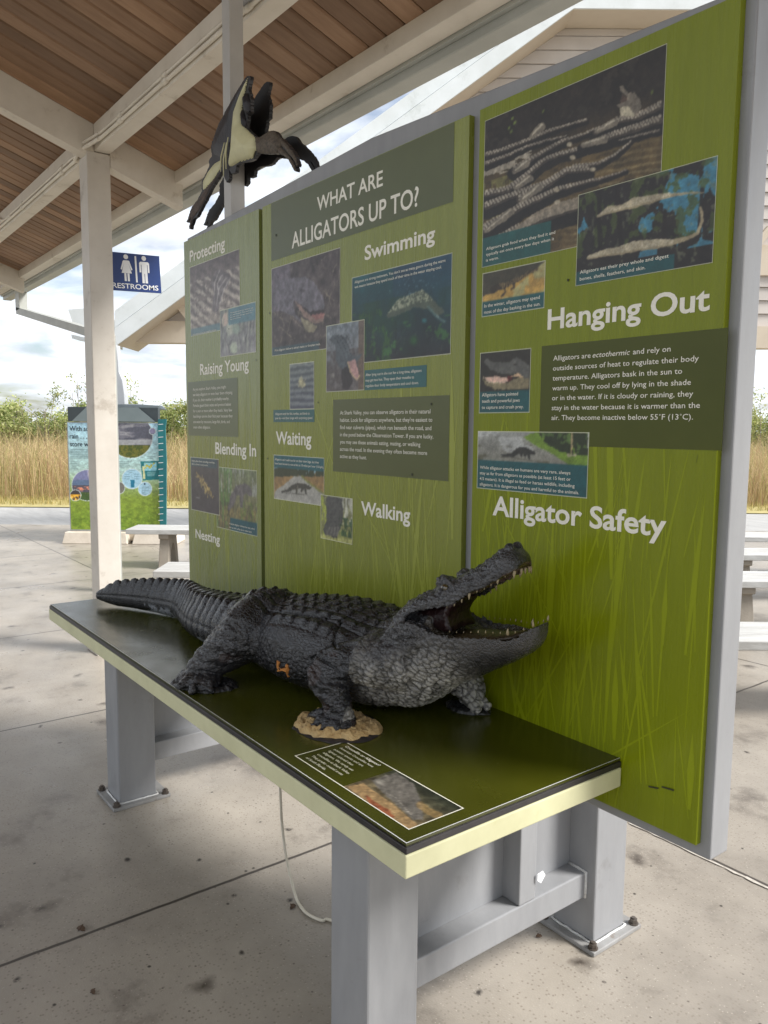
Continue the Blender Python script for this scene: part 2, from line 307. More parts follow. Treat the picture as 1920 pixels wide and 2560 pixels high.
straw = [srgb(206, 182, 142), srgb(190, 162, 126), srgb(216, 198, 156), srgb(172, 144, 114), srgb(188, 180, 124), srgb(160, 154, 104)]
tag(grass('tall_grass', 54000, -22, 20, 16.9, 27, .9, 1.45, .007, straw, m_straw, .8, 1), 'tall golden sawgrass field beyond the road', 'grass', kind='stuff')
tag(grass('far_grass', 26000, -38, 62, 25, 36, 1.1, 1.5, .014, straw, m_straw, .7, 2), 'far golden sawgrass reaching to the shrubs', 'grass', kind='stuff')
tag(grass('verge_blades', 22000, -20, 20, 15.9, 17.2, .04, .22, .006, [srgb(186, 170, 112), srgb(196, 180, 124), srgb(156, 148, 90)], m_straw, .6, 3), 'short mown grass blades along the road edge', 'grass', kind='stuff')
# shrubs
m_leaf = mat('shrub_leaves', (1, 1, 1), attr='Col', rough=.55, spec=.35, transl=.4)
m_twig = mat('grey_twigs', srgb(150, 142, 128), srgb(110, 102, 90), 8, rough=.9)
LEAF = [[srgb(152, 162, 94), srgb(172, 178, 114), srgb(124, 138, 78), srgb(192, 192, 136)], [srgb(132, 150, 86), srgb(154, 166, 100), srgb(108, 126, 72), srgb(174, 180, 122)], [srgb(164, 170, 104), srgb(184, 186, 122), srgb(134, 146, 80), srgb(200, 198, 144)]]
def shrub_proto(seed, w, h, kind, n, lab, sparse=False, leaf=.055):
    r = np.random.default_rng(seed); root = thing('shrub', lab, 'shrub', (0, 0, 0), 0, 'shrubs along the far edge of the grass'); ORG[root] = np.zeros(3)
    tw = MB(); tips = []
    for i in range(9 if not sparse else 6):
        a = r.uniform(0, 6.28); rad = r.uniform(.1, .95)*w*.5; top = np.array([math.cos(a)*rad, math.sin(a)*rad*.7, h*r.uniform(.55, .98)]); b0 = np.array([math.cos(a)*.08*w, math.sin(a)*.08*w, 0]); mid = (b0+top)/2+r.normal(0, .12, 3); tw.tube([b0, mid, top], [.03, .02, .008], 5); tips.append((b0, mid, top))
        for j in range(3):
            p = mid+(top-mid)*r.random(); e = p+r.normal(0, .28, 3)+np.array([0, 0, .2]); tw.tube([p, (p+e)/2+r.normal(0, .03, 3), e], [.012, .009, .004], 4); tips.append((p, (p+e)/2, e))
    tw.build('trunk', m_twig, root)
    nc = 34 if not sparse else 16; cc = []
    for i in range(nc):
        t = tips[r.integers(0, len(tips))]; q = r.uniform(.25, 1.05); p = t[0]*(1-q)+t[2]*q; cc.append(p+r.normal(0, .12, 3))
    cc = np.array(cc); cr_ = r.uniform(.16, .42, nc)*(h/2.4)*(.6 if sparse else 1); k = r.integers(0, nc, n); P = cc[k]+r.normal(0, 1, (n, 3))*cr_[k][:, None]*np.array([.62, .62, .5]); P[:, 2] = np.clip(P[:, 2], .15, None)
    ax_ = r.normal(0, 1, (n, 3)); ax_ /= np.linalg.norm(ax_, axis=1)[:, None]; b_ = np.cross(ax_, r.normal(0, 1, (n, 3))); b_ /= np.linalg.norm(b_, axis=1)[:, None]; s_ = leaf*r.uniform(.6, 1.5, n)[:, None]
    v = np.stack([P-ax_*s_, P+b_*s_*.42, P+ax_*s_, P-b_*s_*.42], 1).reshape(-1, 3); mb = MB(); q = np.arange(n)*4; mb.add(v, np.stack([q, q+1, q+2, q+3], 1).tolist()); o = mb.build('crown', m_leaf, root)
    L_ = np.array(LEAF[kind]); ck = r.integers(0, 4, n); tint = r.uniform(.75, 1.2, nc)[k][:, None]; col = L_[ck]*tint*r.uniform(.8, 1.2, n)[:, None]
    at = o.data.color_attributes.new('Col', 'FLOAT_COLOR', 'POINT'); at.data.foreach_set('color', np.concatenate([np.repeat(col, 4, 0), np.ones((n*4, 1))], 1).ravel()); return root
labs = ['yellow green leafy shrub in the thicket beyond the golden grass', 'deeper green leafy shrub in the thicket beyond the golden grass', 'pale straw green shrub in the thicket beyond the golden grass']
protos = [shrub_proto(11+i, 2.6+.3*i, 2.5+.12*i, i, 4200, labs[i]) for i in range(3)]+[shrub_proto(31+i, 2.4, 2.25, i, 3600, labs[i]) for i in range(3)]
used = set(); r_ = np.random.default_rng(5)
ls = np.concatenate([np.arange(-19, 22, 1.05), np.arange(-20, 23, 1.3)]); n1_ = len(np.arange(-19, 22, 1.05)); ds = np.concatenate([np.full(n1_, 33.), np.full(len(ls)-n1_, 35.5)])
for i, (l_, d_) in enumerate(zip(ls, ds)):
    k = int(r_.integers(0, 6)); p = uvp(l_+r_.normal(0, .4), d_+r_.normal(0, .5), -.06); rz = r_.uniform(0, 6.28); sc = r_.uniform(.85, 1.12)*(1.12 if i >= n1_ else 1)
    if k not in used: o = protos[k]; used.add(k); o.location = p; o.rotation_euler = (0, 0, rz)
    else: o = dup(protos[k], p, rz)
    o.scale = (sc, sc, sc)
for px_, d_, hh, nn, lab in ((206, 31.5, 3.45, 520, 'tall thin bare topped shrub rising left of the white column'), (322, 32, 3.1, 900, 'tall spreading shrub right of the grey kiosk mast'), (122, 32.5, 3.0, 1100, 'tallest leafy shrub at the left beyond the grass')):
    o = shrub_proto(int(px_), 1.7, hh, 0, nn, lab, True, .05); q = onD((px_, 1090), d_); o.location = uvp(q[0], d_, -.06)
    if 'group' in o: del o['group']
# ---------------------------------------------------------------- our pavilion
m_white = mat('aged_white_paint', srgb(216, 209, 196), srgb(200, 192, 178), 3, rough=.55, bump=.15, bscale=30, dirt=srgb(150, 134, 112), dirtscale=6, dirtr=(.60, .8), bdist=.004)
m_colw = mat('column_white_paint', srgb(204, 198, 188), srgb(186, 179, 168), 2.5, rough=.5, bump=.12, bscale=40, dirt=srgb(140, 128, 112), dirtscale=5, dirtr=(.58, .8), bdist=.004)
m_metal = mat('galvanised_gutter', srgb(176, 178, 172), srgb(160, 162, 156), 3, rough=.45, spec=.5)
m_roof = mat('white_roof_sheet', srgb(226, 228, 226), srgb(205, 208, 205), 2, rough=.5)
m_plank = mat('cedar_planks', (1, 1, 1), attr='Col', dark=(.72, .66, .60), scale=5, mixr=(.35, .75), stretch=(6, .8, 2), rough=.6, bump=.12, bscale=12, dirt=srgb(58, 38, 26), dirtscale=9, dirtr=(.665, .72), bdist=.004)
pav = thing('open_pavilion', 'open pavilion with brown plank ceiling and white beams above the board', 'pavilion', (-5.58, 1.78, 0))
SL = .344
YR = -1.6
def zc(y): return 3.58-SL*(y-1.76) if y >= YR else 3.58-SL*(YR-1.76)-SL*(YR-y)
X0, X1, Y0, Y1 = -11.6, 3.2, YR, 2.33
mb = MB(); cols = []; k = 0; x = X0; pr = np.random.default_rng(3)
dd = np.array([0, 1, -SL]); dd /= np.linalg.norm(dd); nn_ = np.array([0, SL, 1]); nn_ /= np.linalg.norm(nn_)
ph = (-3.728-X0) % .135; x = X0+ph-.135; dd2 = np.array([0, 1, SL])/np.linalg.norm([0, 1, SL]); nn2 = np.array([0, -SL, 1])/np.linalg.norm([0, SL, 1]); tints = [(150, 119, 92), (136, 107, 82), (160, 128, 100), (127, 99, 75), (154, 122, 94)]
while x < X1:
    a, b = x+.004, x+.131; sg = .009
    sec = [(a, .0), (a+sg, -sg), (b-sg, -sg), (b, 0), (b, .02), (a, .02)]
    P = [np.array([q[0], Y0, zc(Y0)])+nn_*(q[1]+.006) for q in sec]; mb.prism(P, dd*(Y1-Y0)/dd[1]); t = np.array(srgb(*tints[pr.integers(0, 5)]))*pr.uniform(.85, 1.18); cols += [t]*12; x += .135
o = mb.build('ceiling', m_plank, pav)
at = o.data.color_attributes.new('Col', 'FLOAT_COLOR', 'POINT'); at.data.foreach_set('color', np.concatenate([np.array(cols), np.ones((len(cols), 1))], 1).ravel())
mb = MB(); mb.prism([np.array([X0-.1, Y0-.05, zc(Y0-.05)])+nn_*.03, np.array([X1+.08, Y0-.05, zc(Y0-.05)])+nn_*.03, np.array([X1+.08, 2.46, zc(2.46)])+nn_*.03, np.array([X0-.1, 2.46, zc(2.46)])+nn_*.03], nn_*.06); mb.build('roof', m_roof, pav)
# beam A on the columns
mb = MB(); mb.prism([(X0, 1.758, 3.405), (X0, 1.86, 3.405), (X0, 1.86, zc(1.86)-.002), (X0, 1.758, zc(1.758)-.002)], (X1-X0, 0, 0)); mb.build('beam', m_white, pav, .005)
# eave beam
mb = MB(); mb.prism([(X0, 2.314, 3.30), (X0, 2.42, 3.30), (X0, 2.42, zc(2.42)-.002), (X0, 2.314, zc(2.314)-.002)], (X1-X0, 0, 0)); mb.build('eave_beam', m_white, pav, .005)
mb = MB(); mb.prism([(X0, 2.45, 3.33), (X0, 2.45, 3.248), (X0, 2.455, 3.243), (X0, 2.552, 3.243), (X0, 2.565, 3.36), (X0, 2.56, 3.36), (X0, 2.548, 3.25), (X0, 2.456, 3.25), (X0, 2.456, 3.33)], (X1+.06-X0, 0, 0)); mb.box(X0, X1, 2.421, 2.449, 3.285, 3.345)
mb.build('gutter', m_metal, pav)
for xr in (-5.5, -10.1, 1.2):
    w = .105
    for (ya, yb) in ((1.861, 2.372), (YR, 1.757)):
        mb = MB(); bt = lambda y: zc(y)-.228
        mb.prism([(xr-w, ya, bt(ya)), (xr-w, yb, bt(yb)), (xr-w, yb, zc(yb)-.003), (xr-w, ya, zc(ya)-.003)], (w, 0, 0)); mb.build('rafter', m_white, pav, .005)
for xc, yc in ((-5.578, 1.782), (-10.2, 1.782), (1.12, 1.782), (-5.578, -1.3), (1.12, -1.3), (-10.2, -1.3)):
    mb = MB(); zt = 3.40 if yc > 0 else zc(yc)-.235
    if yc > 0: mb.box(xc-.082, xc+.082, yc-.078, yc+.078, 0, zt)
    else: mb.box(xc-.082, xc+.082, yc-.078, yc+.078, 0, zt)
    o = mb.build('column', m_colw, pav, .006)
    if xc == -5.578 and yc > 0: column_main = o
    mb = MB(); mb.box(xc-.12, xc+.12, yc-.115, yc+.115, 0, .02); mb.build('base_plate', m_colw, o, .003)
# conduits
def smooth_path(P, n=40):
    P = np.array(P, float); k = len(P); t = np.linspace(0, k-1, n); out = []
    for q in t:
        i = min(int(q), k-2); f = q-i; p0, p1, p2, p3 = P[max(i-1, 0)], P[i], P[i+1], P[min(i+2, k-1)]
        out.append(.5*((2*p1)+(-p0+p2)*f+(2*p0-5*p1+4*p2-p3)*f*f+(-p0+3*p1-3*p2+p3)*f**3))
    return np.array(out)
m_pipe = mat('painted_conduit', srgb(226, 220, 206), srgb(208, 200, 186), 6, rough=.4)
for dz, ye, r in ((.02, .0, .011), (-.012, 0, .012)):
    mb = MB(); zb = 3.448+dz
    mb.tube(smooth_path([(X1, 1.746, zb), (-3.0, 1.746, zb), (-5.1, 1.746, zb), (-5.36, 1.73, zb-.005), (-5.52, 1.685, zb-.03), (-5.68, 1.685, zb-.05), (-5.8, 1.73, zb-.025), (-6.0, 1.746, zb), (-8, 1.746, zb), (X0, 1.746, zb)], 90), r, 8)
    for xx in (-3.3, -4.25, -4.95, -6.2, -7.4): mb.tube([(xx-.03, 1.746, zb), (xx, 1.746, zb), (xx+.03, 1.746, zb)], r+.005, 8)
    mb.build('conduit', m_pipe, pav, smooth=True)
q = lambda x, y: (x*.2034, 420+y*.2034)
mb = MB(); pts = []
for p in [(0, 40), (170, 110), (330, 190), (430, 235), (500, 230), (560, 190)]:
    a = onY(q(*p), 1.74); pts.append(a)
mb.tube(smooth_path([(-9.6, .9, zc(.9)-.02), (-9.0, 1.35, zc(1.35)-.02), (-8.55, 1.66, zc(1.66)-.02), (-8.3, 1.735, 3.53), (-8.1, 1.742, 3.47), (-7.8, 1.742, 3.45)], 24), .01, 8); mb.build('conduit', m_pipe, pav, smooth=True)
# downspout from the gutter
mb = MB(); mb.bar((-10.85, 2.505, 3.245), (-10.85, 2.505, 3.03), .20, .10, 0, (0, 1, 0)); mb.bar((-10.93, 2.505, 3.035), (-7.55, 2.505, 2.415), .10, .085); mb.bar((-7.55, 2.505, 2.44), (-7.55, 2.505, 0), .09, .09, 0, (0, 1, 0)); mb.build('downspout', m_metal, pav, .004)
# ---------------------------------------------------------------- restroom sign
m_blue = mat('sign_blue', srgb(8, 44, 104), srgb(12, 50, 112), 3, rough=.35)
m_swhite = mat('sign_white', srgb(226, 228, 228), srgb(214, 216, 218), 5, rough=.4)
sg = thing('restroom_sign', 'blue restrooms sign with white woman and man figures on the column', 'sign', (-5.58, 1.861, 2.5))
ex = np.array([.0, 1, .045]); ex /= np.linalg.norm(ex); ez = np.array([0, -.045, 1.]); ez /= np.linalg.norm(ez); so_ = np.array([-5.575, 1.862, 2.528]); SW, SH = .368, .258
mb = MB(); mb.prism([so_, so_+ex*SW, so_+ex*SW+ez*SH, so_+ez*SH], (-.006, 0, 0)); mb.build('sign_board', m_blue, sg)
def s2(x, y, d=.0012): return so_+ex*x+ez*y+np.array([d, 0, 0])
def flat(mb, pts, d=.0012): mb.add([s2(a, b, d) for a, b in pts], [tuple(range(len(pts)))])
def ell(cx, cy, r, n=18): return [(cx+r*math.cos(6.2832*i/n), cy+r*math.sin(6.2832*i/n)) for i in range(n)]
mb = MB(); cx = .125; flat(mb, ell(cx, .232, .0165))
flat(mb, [(cx-.018, .208), (cx+.018, .208), (cx+.024, .202), (cx+.042, .147), (cx+.033, .143), (cx+.0175, .183), (cx+.036, .122), (cx-.036, .122), (cx-.0175, .183), (cx-.033, .143), (cx-.042, .147), (cx-.024, .202)][::1])
for a in (-.018, .004): flat(mb, [(cx+a, .068), (cx+a+.0145, .068), (cx+a+.0145, .121), (cx+a, .121)])
mb.build('woman_figure', m_swhite, sg)
mb = MB(); cx = .253; flat(mb, ell(cx, .232, .0165)); flat(mb, [(cx-.02, .062), (cx-.002, .062), (cx-.002, .126), (cx+.002, .126), (cx+.002, .062), (cx+.02, .062), (cx+.02, .188), (cx+.024, .188), (cx+.024, .135), (cx+.036, .135), (cx+.036, .198), (cx+.028, .208), (cx-.028, .208), (cx-.036, .198), (cx-.036, .135), (cx-.024, .135), (cx-.024, .188), (cx-.02, .188)])
mb.build('man_figure', m_swhite, sg)
mb = MB(); flat(mb, [(.187, .064), (.199, .064), (.199, .243), (.187, .243)]); mb.build('divider_bar', m_swhite, sg)
mb = MB(); put_text(mb, 'RESTROOMS', s2(.018, .018), ex, ez, .328, .035, bold=.012); mb.build('sign_lettering', m_swhite, sg)
# ---------------------------------------------------------------- second shelter (own axes: lateral, depth)
m_fascia = mat('white_fascia', srgb(222, 226, 226), srgb(204, 208, 206), 1.2, rough=.5, dirt=srgb(178, 184, 178), dirtscale=2.5, dirtr=(.58, .8))
m_tan = mat('tan_soffit', srgb(205, 192, 172), srgb(196, 182, 162), 2, rough=.6)
m_siding = mat('grey_siding', srgb(192, 184, 176), srgb(180, 172, 164), 2, rough=.6)
sh = thing('gabled_shelter', 'white gabled shelter with grey lap siding standing beyond the green board', 'building', uvp(1.2, 12.3, 0))
ORG[sh] = np.array(uvp(1.2, 12.3, 0))
DF = 11.8
def D2(p, d=DF): a = onD(p, d); return uvp(*a)
rk = lambda x: 862-.737*(x-293)
def strip(o0, o1, d0, thick, xs=(287, 1435), top=True):
    a, b = xs; pts = [D2((a, rk(a)+o0), d0), D2((b, rk(b)+o0), d0)]
    if top: pts += [D2((2300, rk(b)+o0+8), d0), D2((2300, rk(b)+o1+8), d0)]
    pts += [D2((b, rk(b)+o1), d0), D2((a, rk(a)+o1), d0)]
    mb = MB(); mb.prism(pts, V*thick); return mb
strip(-90, -47.5, DF+.03, .25).build('upper_fascia', m_fascia, sh); strip(-46.5, 0, DF, .28).build('rake_fascia', m_fascia, sh)
# soffit under the rake, back to the wall
mb = MB(); a, b = (293, rk(293)+1), (1435, rk(1435)+1)
pa, pb = onD(a, DF), onD(b, DF); e_ = onD((2300, rk(1435)+9), DF)
mb.prism([uvp(pa[0], DF+.03, pa[2]), uvp(pb[0], DF+.03, pb[2]), uvp(pb[0], DF+1.0, pb[2]), uvp(pa[0], DF+1.0, pa[2])], (0, 0, .05)); mb.prism([uvp(pb[0], DF+.03, pb[2]), uvp(e_[0], DF+.03, e_[2]), uvp(e_[0], DF+1., e_[2]), uvp(pb[0], DF+1., pb[2])], (0, 0, .05)); mb.build('soffit', m_tan, sh)
DW = DF+.55
zb = onD((600, 860), DW)[2]; zt0 = onD((600, 806), DW)[2]
lR = e_[0]+.3; rl = lambda l: pa[2]+(l-pa[0])*(pb[2]-pa[2])/(pb[0]-pa[0])
mb = MB(); z = zt0
while z < pb[2]-.02:
    z2 = min(z+.20, pb[2]); l0 = pa[0]+(z-pa[2])*(pb[0]-pa[0])/(pb[2]-pa[2]); l1 = pa[0]+(z2-pa[2])*(pb[0]-pa[0])/(pb[2]-pa[2]); l0 = max(l0, pa[0]-.3)
    mb.prism([uvp(l0, DW-.022, z), uvp(l0, DW+.03, z), uvp(l1, DW+.03, z2-.012), uvp(l1, DW-.004, z2-.012)], U*(lR-max(l0, l1))) if False else mb.add([uvp(l0, DW-.03, z), uvp(lR, DW-.03, z), uvp(lR, DW-.004, z2-.006), uvp(l1, DW-.004, z2-.006), uvp(l0, DW+.05, z), uvp(lR, DW+.05, z), uvp(lR, DW+.05, z2), uvp(l1, DW+.05, z2)], [(0, 1, 2, 3), (1, 0, 4, 5), (3, 2, 6, 7), (0, 3, 7, 4), (2, 1, 5, 6), (5, 4, 7, 6)]); z += .20
mb.build('siding_wall', m_siding, sh)
mb = MB(); l0 = onD((300, 862), DW)[0]; mb.prism([uvp(l0-.05, DW-.1, zb), uvp(lR, DW-.1, zb), uvp(lR, DW-.1, zt0), uvp(l0+.38, DW-.1, zt0)], V*.25); mb.build('tie_beam', m_tan, sh)
zu0, zu1 = onD((1900, 690), DW)[2], onD((1900, 614), DW)[2]; mb = MB(); mb.prism([uvp(onD((700, 690), DW)[0], DW-.06, zu0), uvp(lR, DW-.06, zu0), uvp(lR, DW-.06, zu1), uvp(onD((700, 690), DW)[0], DW-.06, zu1)], V*.2); mb.build('collar_beam', m_tan, sh)
for p, r2 in (((440, 754), (478, 800)), ((1925, 570), (1880, 625))):
    a, b = uvp(*onD(p, DW-.12)), uvp(*onD(r2, DW-.12)); mb = MB(); mb.bar(a, b, .1, .1); mb.build('brace', m_tan, sh)
for l_ in (-1.9, 4.9):
    mb = MB(); P = [uvp(l_, DW-.08, 0), uvp(l_+.2, DW-.08, 0), uvp(l_+.2, DW+.12, 0), uvp(l_, DW+.12, 0)]; mb.prism(P, (0, 0, zb)); mb.build('post', m_colw, sh, .005)
# roof slab running back, and the eave gutter end
mb = MB(); P = [uvp(pa[0]-.3, DF+.32, pa[2]+.3), uvp(pb[0], DF+.32, pb[2]+.3), uvp(e_[0], DF+.32, pb[2]+.3), uvp(e_[0], DF+.32, pb[2]+.1), uvp(pb[0], DF+.32, pb[2]+.1), uvp(pa[0]-.2, DF+.32, pa[2]+.12)]; mb.prism(P, V*.5); mb.build('roof', m_roof, sh)
mb = MB(); mb.prism([D2((170, 774), DF+.1), D2((232, 769), DF+.1), D2((240, 826), DF+.1), D2((183, 812), DF+.1)], V*.5); mb.build('gutter', m_fascia, sh)
mb = MB(); mb.prism([D2((178, 836), DF+.2), D2((290, 862), DF+.2), D2((290, 870), DF+.2), D2((180, 846), DF+.2)], V*.3); mb.build('eave_trim', m_fascia, sh)
# ---------------------------------------------------------------- information kiosk
ko = uvp(-3.6, 11.0, 0); kk = thing('information_kiosk', 'rain and water information kiosk with dark hood behind the white column', 'kiosk', ko)
KD = 10.7; m_print = mat('printed_laminate', (1, 1, 1), attr='Col', rough=.38, spec=.5, bump=.03, bscale=200)
m_alu = mat('aluminium_edge', srgb(178, 182, 184), srgb(160, 164, 166), 4, rough=.35, metal=.4)
m_hood = mat('dark_hood', srgb(62, 72, 76), srgb(54, 62, 66), 3, rough=.4); m_hood2 = mat('grey_hood', srgb(120, 132, 134), srgb(108, 120, 122), 3, rough=.4)
m_teal = mat('teal_board', srgb(30, 112, 116), srgb(22, 96, 102), 5, rough=.4); m_cbase = mat('kiosk_concrete', srgb(212, 202, 188), srgb(190, 180, 164), 4, rough=.8, bump=.2, bscale=50)
kl, kr, kz0, kz1 = -4.27, -3.05, .18, 1.63
mb = MB(); mb.prism([uvp(kl-.015, KD+.004, kz0-.02), uvp(kr+.015, KD+.004, kz0-.02), uvp(kr+.015, KD+.004, kz1+.012), uvp(kl-.015, KD+.004, kz1+.012)], V*.05); mb.build('panel_frame', m_alu, kk, .004)
for s in (0, 1):                                   # two more faces make the kiosk three sided
    mid = uvp((kl+kr)/2, KD+1.02, 0); a = uvp(kl if s == 0 else kr, KD+.06, 0); mb = MB(); mb.prism([a+[0, 0, kz0], mid+[0, 0, kz0], mid+[0, 0, kz1], a+[0, 0, kz1]], (U if s == 0 else -U)*.05); mb.build('side_panel', m_teal, kk)
cv = Canvas(kl, kr, kz0, kz1, lambda x, z: x[..., None]*U+(KD)*V+z[..., None]*np.array([0, 0, 1.]), .006, 0)
cv.grad((172, 212, 232), (196, 214, 170)); b2 = np.clip((cv.w-.45)/.25, 0, 1); cv.mixin((134, 156, 60), b2); cv.mixin((110, 140, 42), np.clip((cv.w-.72)/.2, 0, 1)*.8); cv.mott(.22, 22, 3, 40); gr = cv.noise(26, 34, 9); cv.mixin((150, 172, 60), (gr > .56)*(cv.w > .74)*.6)
K = lambda x, y: (160+x*.1627, 1000+y*.1627)
def circ(c, r, ry=None): return [K(c[0]+r*math.cos(a), c[1]+(ry or r)*math.sin(a)) for a in np.linspace(0, 6.283, 40)]
def disc(c, r, col, rim=(214, 226, 226)): cv.poly(circ(c, r+10), rim); return cv.poly(circ(c, r), col)
m_ = disc((1030, 560), 330, (120, 120, 130)); st = cv.noise(4, 22, 4); cv.mixin((82, 84, 96), m_*(st > .5)*.8); cv.mixin((160, 160, 162), m_*(st < .36)*.7); hz = cv.py > K(0, 610)[1]; cv.mixin((168, 170, 172), m_*hz*(cv.py < K(0, 690)[1])*.9); gf = m_*(cv.py > K(0, 695)[1]); cv.mixin((112, 112, 46), gf); cv.mixin((66, 82, 34), gf*(cv.noise(40, 40, 7) > .52)*.8)
m_ = disc((1360, 480), 46, (150, 145, 175)); cv.mixin((80, 74, 84), m_*(cv.py > K(0, 515)[1]))
m_ = disc((360, 1310), 235, (128, 132, 170)); cv.mixin((100, 120, 150), m_*(cv.py > K(0, 1230)[1])); cv.mixin((86, 84, 96), m_*(cv.py > K(0, 1310)[1])); cv.mixin((70, 96, 48), m_*(cv.py > K(0, 1420)[1])); cv.mixin((236, 150, 120), m_*(cv.noise(30, 60, 3) > .62)*(cv.py > K(0, 1330)[1])*(cv.py < K(0, 1440)[1])); cv.blob(K(385, 1130), 6, 14, (238, 226, 226), .8, .9)
m_ = disc((175, 1465), 80, (70, 66, 66)); cv.mixin((244, 178, 50), m_*(cv.noise(40, 26, 8) > .42)*(cv.py > K(0, 1450)[1])); cv.mixin((252, 220, 120), m_*(cv.noise(40, 26, 8) > .56)*(cv.py > K(0, 1470)[1]))
disc((1045, 1210), 150, (168, 208, 226)); cv.poly([K(1020, 1230), K(1085, 1230), K(1080, 1345), K(1028, 1345)], (28, 120, 150)); disc((1245, 1365), 100, (170, 208, 226)); cv.blob(K(1240, 1290), 2.2, 3, (20, 40, 70)); disc((840, 1350), 90, (120, 118, 110))
cv.poly([K(1175, 945), K(1460, 935), K(1465, 1220), K(1210, 1235)], (32, 122, 128)); cv.poly([K(1230, 965), K(1420, 960), K(1420, 1085), K(1232, 1088)], (150, 210, 226)); mm = cv.poly([K(1235, 970), K(1415, 965), K(1415, 1050), K(1240, 1055)], None); cv.mixin((196, 186, 80), mm*(cv.noise(34, 40, 12) > .52)); cv.poly([K(1205, 1020), K(1238, 1020), K(1248, 1215), K(1215, 1218)], (216, 214, 160))
for y0, x0_, n, x1_ in ((760, 100, 6, 470), (950, 105, 5, 240), (950, 845, 4, 1030), (870, 1275, 2, 1400), (1085, 1010, 2, 1080), (1340, 1200, 5, 1300)):
    for i in range(n): cv.line([K(x0_, y0+i*26), K(x1_-((i*37) % 60), y0+i*26)], 1.1, (70, 92, 100), .75)
for i in range(4): cv.line([K(1280, 1110+i*18), K(1405-i*7, 1108+i*18)], 1.2, (220, 235, 235), .9)
for i in range(6): cv.line([K(930+(i % 2)*150, 1140+(i//2)*36), K(1005+(i % 2)*150, 1140+(i//2)*36)], .9, (70, 110, 140), .8)
fp = cv.build('printed_panel', kk, m_print)
m_dtext = mat('dark_print', srgb(34, 48, 62), srgb(30, 44, 58), 4, rough=.5)
for s, p, w in (('With so much', (85, 472), .56), ('rain . . . why', (90, 590), .53), ('store water?', (95, 710), .55)):
    mb = MB(); a = onD(K(*p), KD); sxx = .262/text_geo('With so', .012)[0][:, 0].max(); put_text(mb, s, uvp(a[0], KD-.002, a[2]), U, (0, 0, 1), None, .066, sx=sxx, bold=.012); mb.build('lettering_line', m_dtext, fp)
mb = MB(); mb.prism([uvp(kl, KD+.01, kz1+.02), uvp(kr, KD+.01, kz1+.02), uvp(kr, KD+.01, kz1+.215), uvp(kl, KD+.01, kz1+.215)], V*.1); mb.prism([uvp(kl+.05, KD+.111, kz1+.02), uvp(kr-.05, KD+.111, kz1+.02), uvp((kl+kr)/2, KD+1.02, kz1+.02)], (0, 0, .19)); hd = mb.build('hood', m_hood, kk, .004)
lm = (kl+kr)/2; mb = MB(); z0_ = kz1+.022
mb.add([uvp(kl+.06, KD-.012, z0_), uvp(kr-.03, KD-.012, z0_), uvp(kr-.26, KD-.006, z0_+.19), uvp(kl+.26, KD-.006, z0_+.19)], [(0, 1, 2, 3)]); mb.add([uvp(kl+.06, KD-.012, z0_), uvp(kl+.26, KD-.006, z0_+.19), uvp(kl+.26, KD+.03, z0_+.19), uvp(kl+.06, KD+.03, z0_)], [(0, 1, 2, 3)]); mb.build('hood_panel', m_hood2, hd)
mb = MB(); mb.tube([uvp(lm+.12, KD+.5, kz1+.2), uvp(lm+.12, KD+.5, kz1+.25), uvp(lm+.12, KD+.5, kz1+.27)], [.46, .40, .10], 20); mb.build('cap', m_hood, kk)
mb = MB(); mp_ = [onD(p, KD+.5) for p in ((283, 1020), (313, 1020), (311, 985), (306, 950), (297, 929), (295, 900), (291, 862), (288, 862))]; mb.prism([uvp(*a) for a in mp_], V*.16); mb.build('mast', mat('grey_mast', srgb(186, 190, 194), srgb(170, 174, 178), 3, rough=.4), kk, .01)
mb = MB(); rp = [(395, 1048), (416, 1048), (413, 1072), (416, 1150), (415, 1330), (400, 1330), (397, 1150), (394, 1073)]; mb.prism([uvp(*onD(p, KD-.04)) for p in rp], V*.03); rl_ = mb.build('ruler_board', m_teal, kk)
mb = MB()
for i in range(16):
    a, b = onD((396, 1062+i*16), KD-.043), onD((408, 1061+i*16), KD-.043); mb.add([uvp(a[0], a[1], a[2]), uvp(b[0], b[1], b[2]), uvp(b[0], b[1], b[2]+.008), uvp(a[0], a[1], a[2]+.008)], [(0, 1, 2, 3)])
mb.build('ruler_marks', m_swhite, rl_)
for a, b, c in ((kl-.05, kl+.78, 0), (kr-.32, kr+.22, 0)):
    mb = MB(); mb.prism([uvp(a-.03, KD-.14, 0), uvp(b+.03, KD-.14, 0), uvp(b, KD-.1, .155), uvp(a, KD-.1, .155)], V*.5); mb.build('concrete_base', m_cbase, kk, .01)
mb = MB(); mb.prism([uvp(kl, KD+.01, .03), uvp(kr, KD+.01, .03), uvp(kr, KD+.01, kz0-.021), uvp(kl, KD+.01, kz0-.021)], V*.4); mb.build('skirting', m_tan, kk)
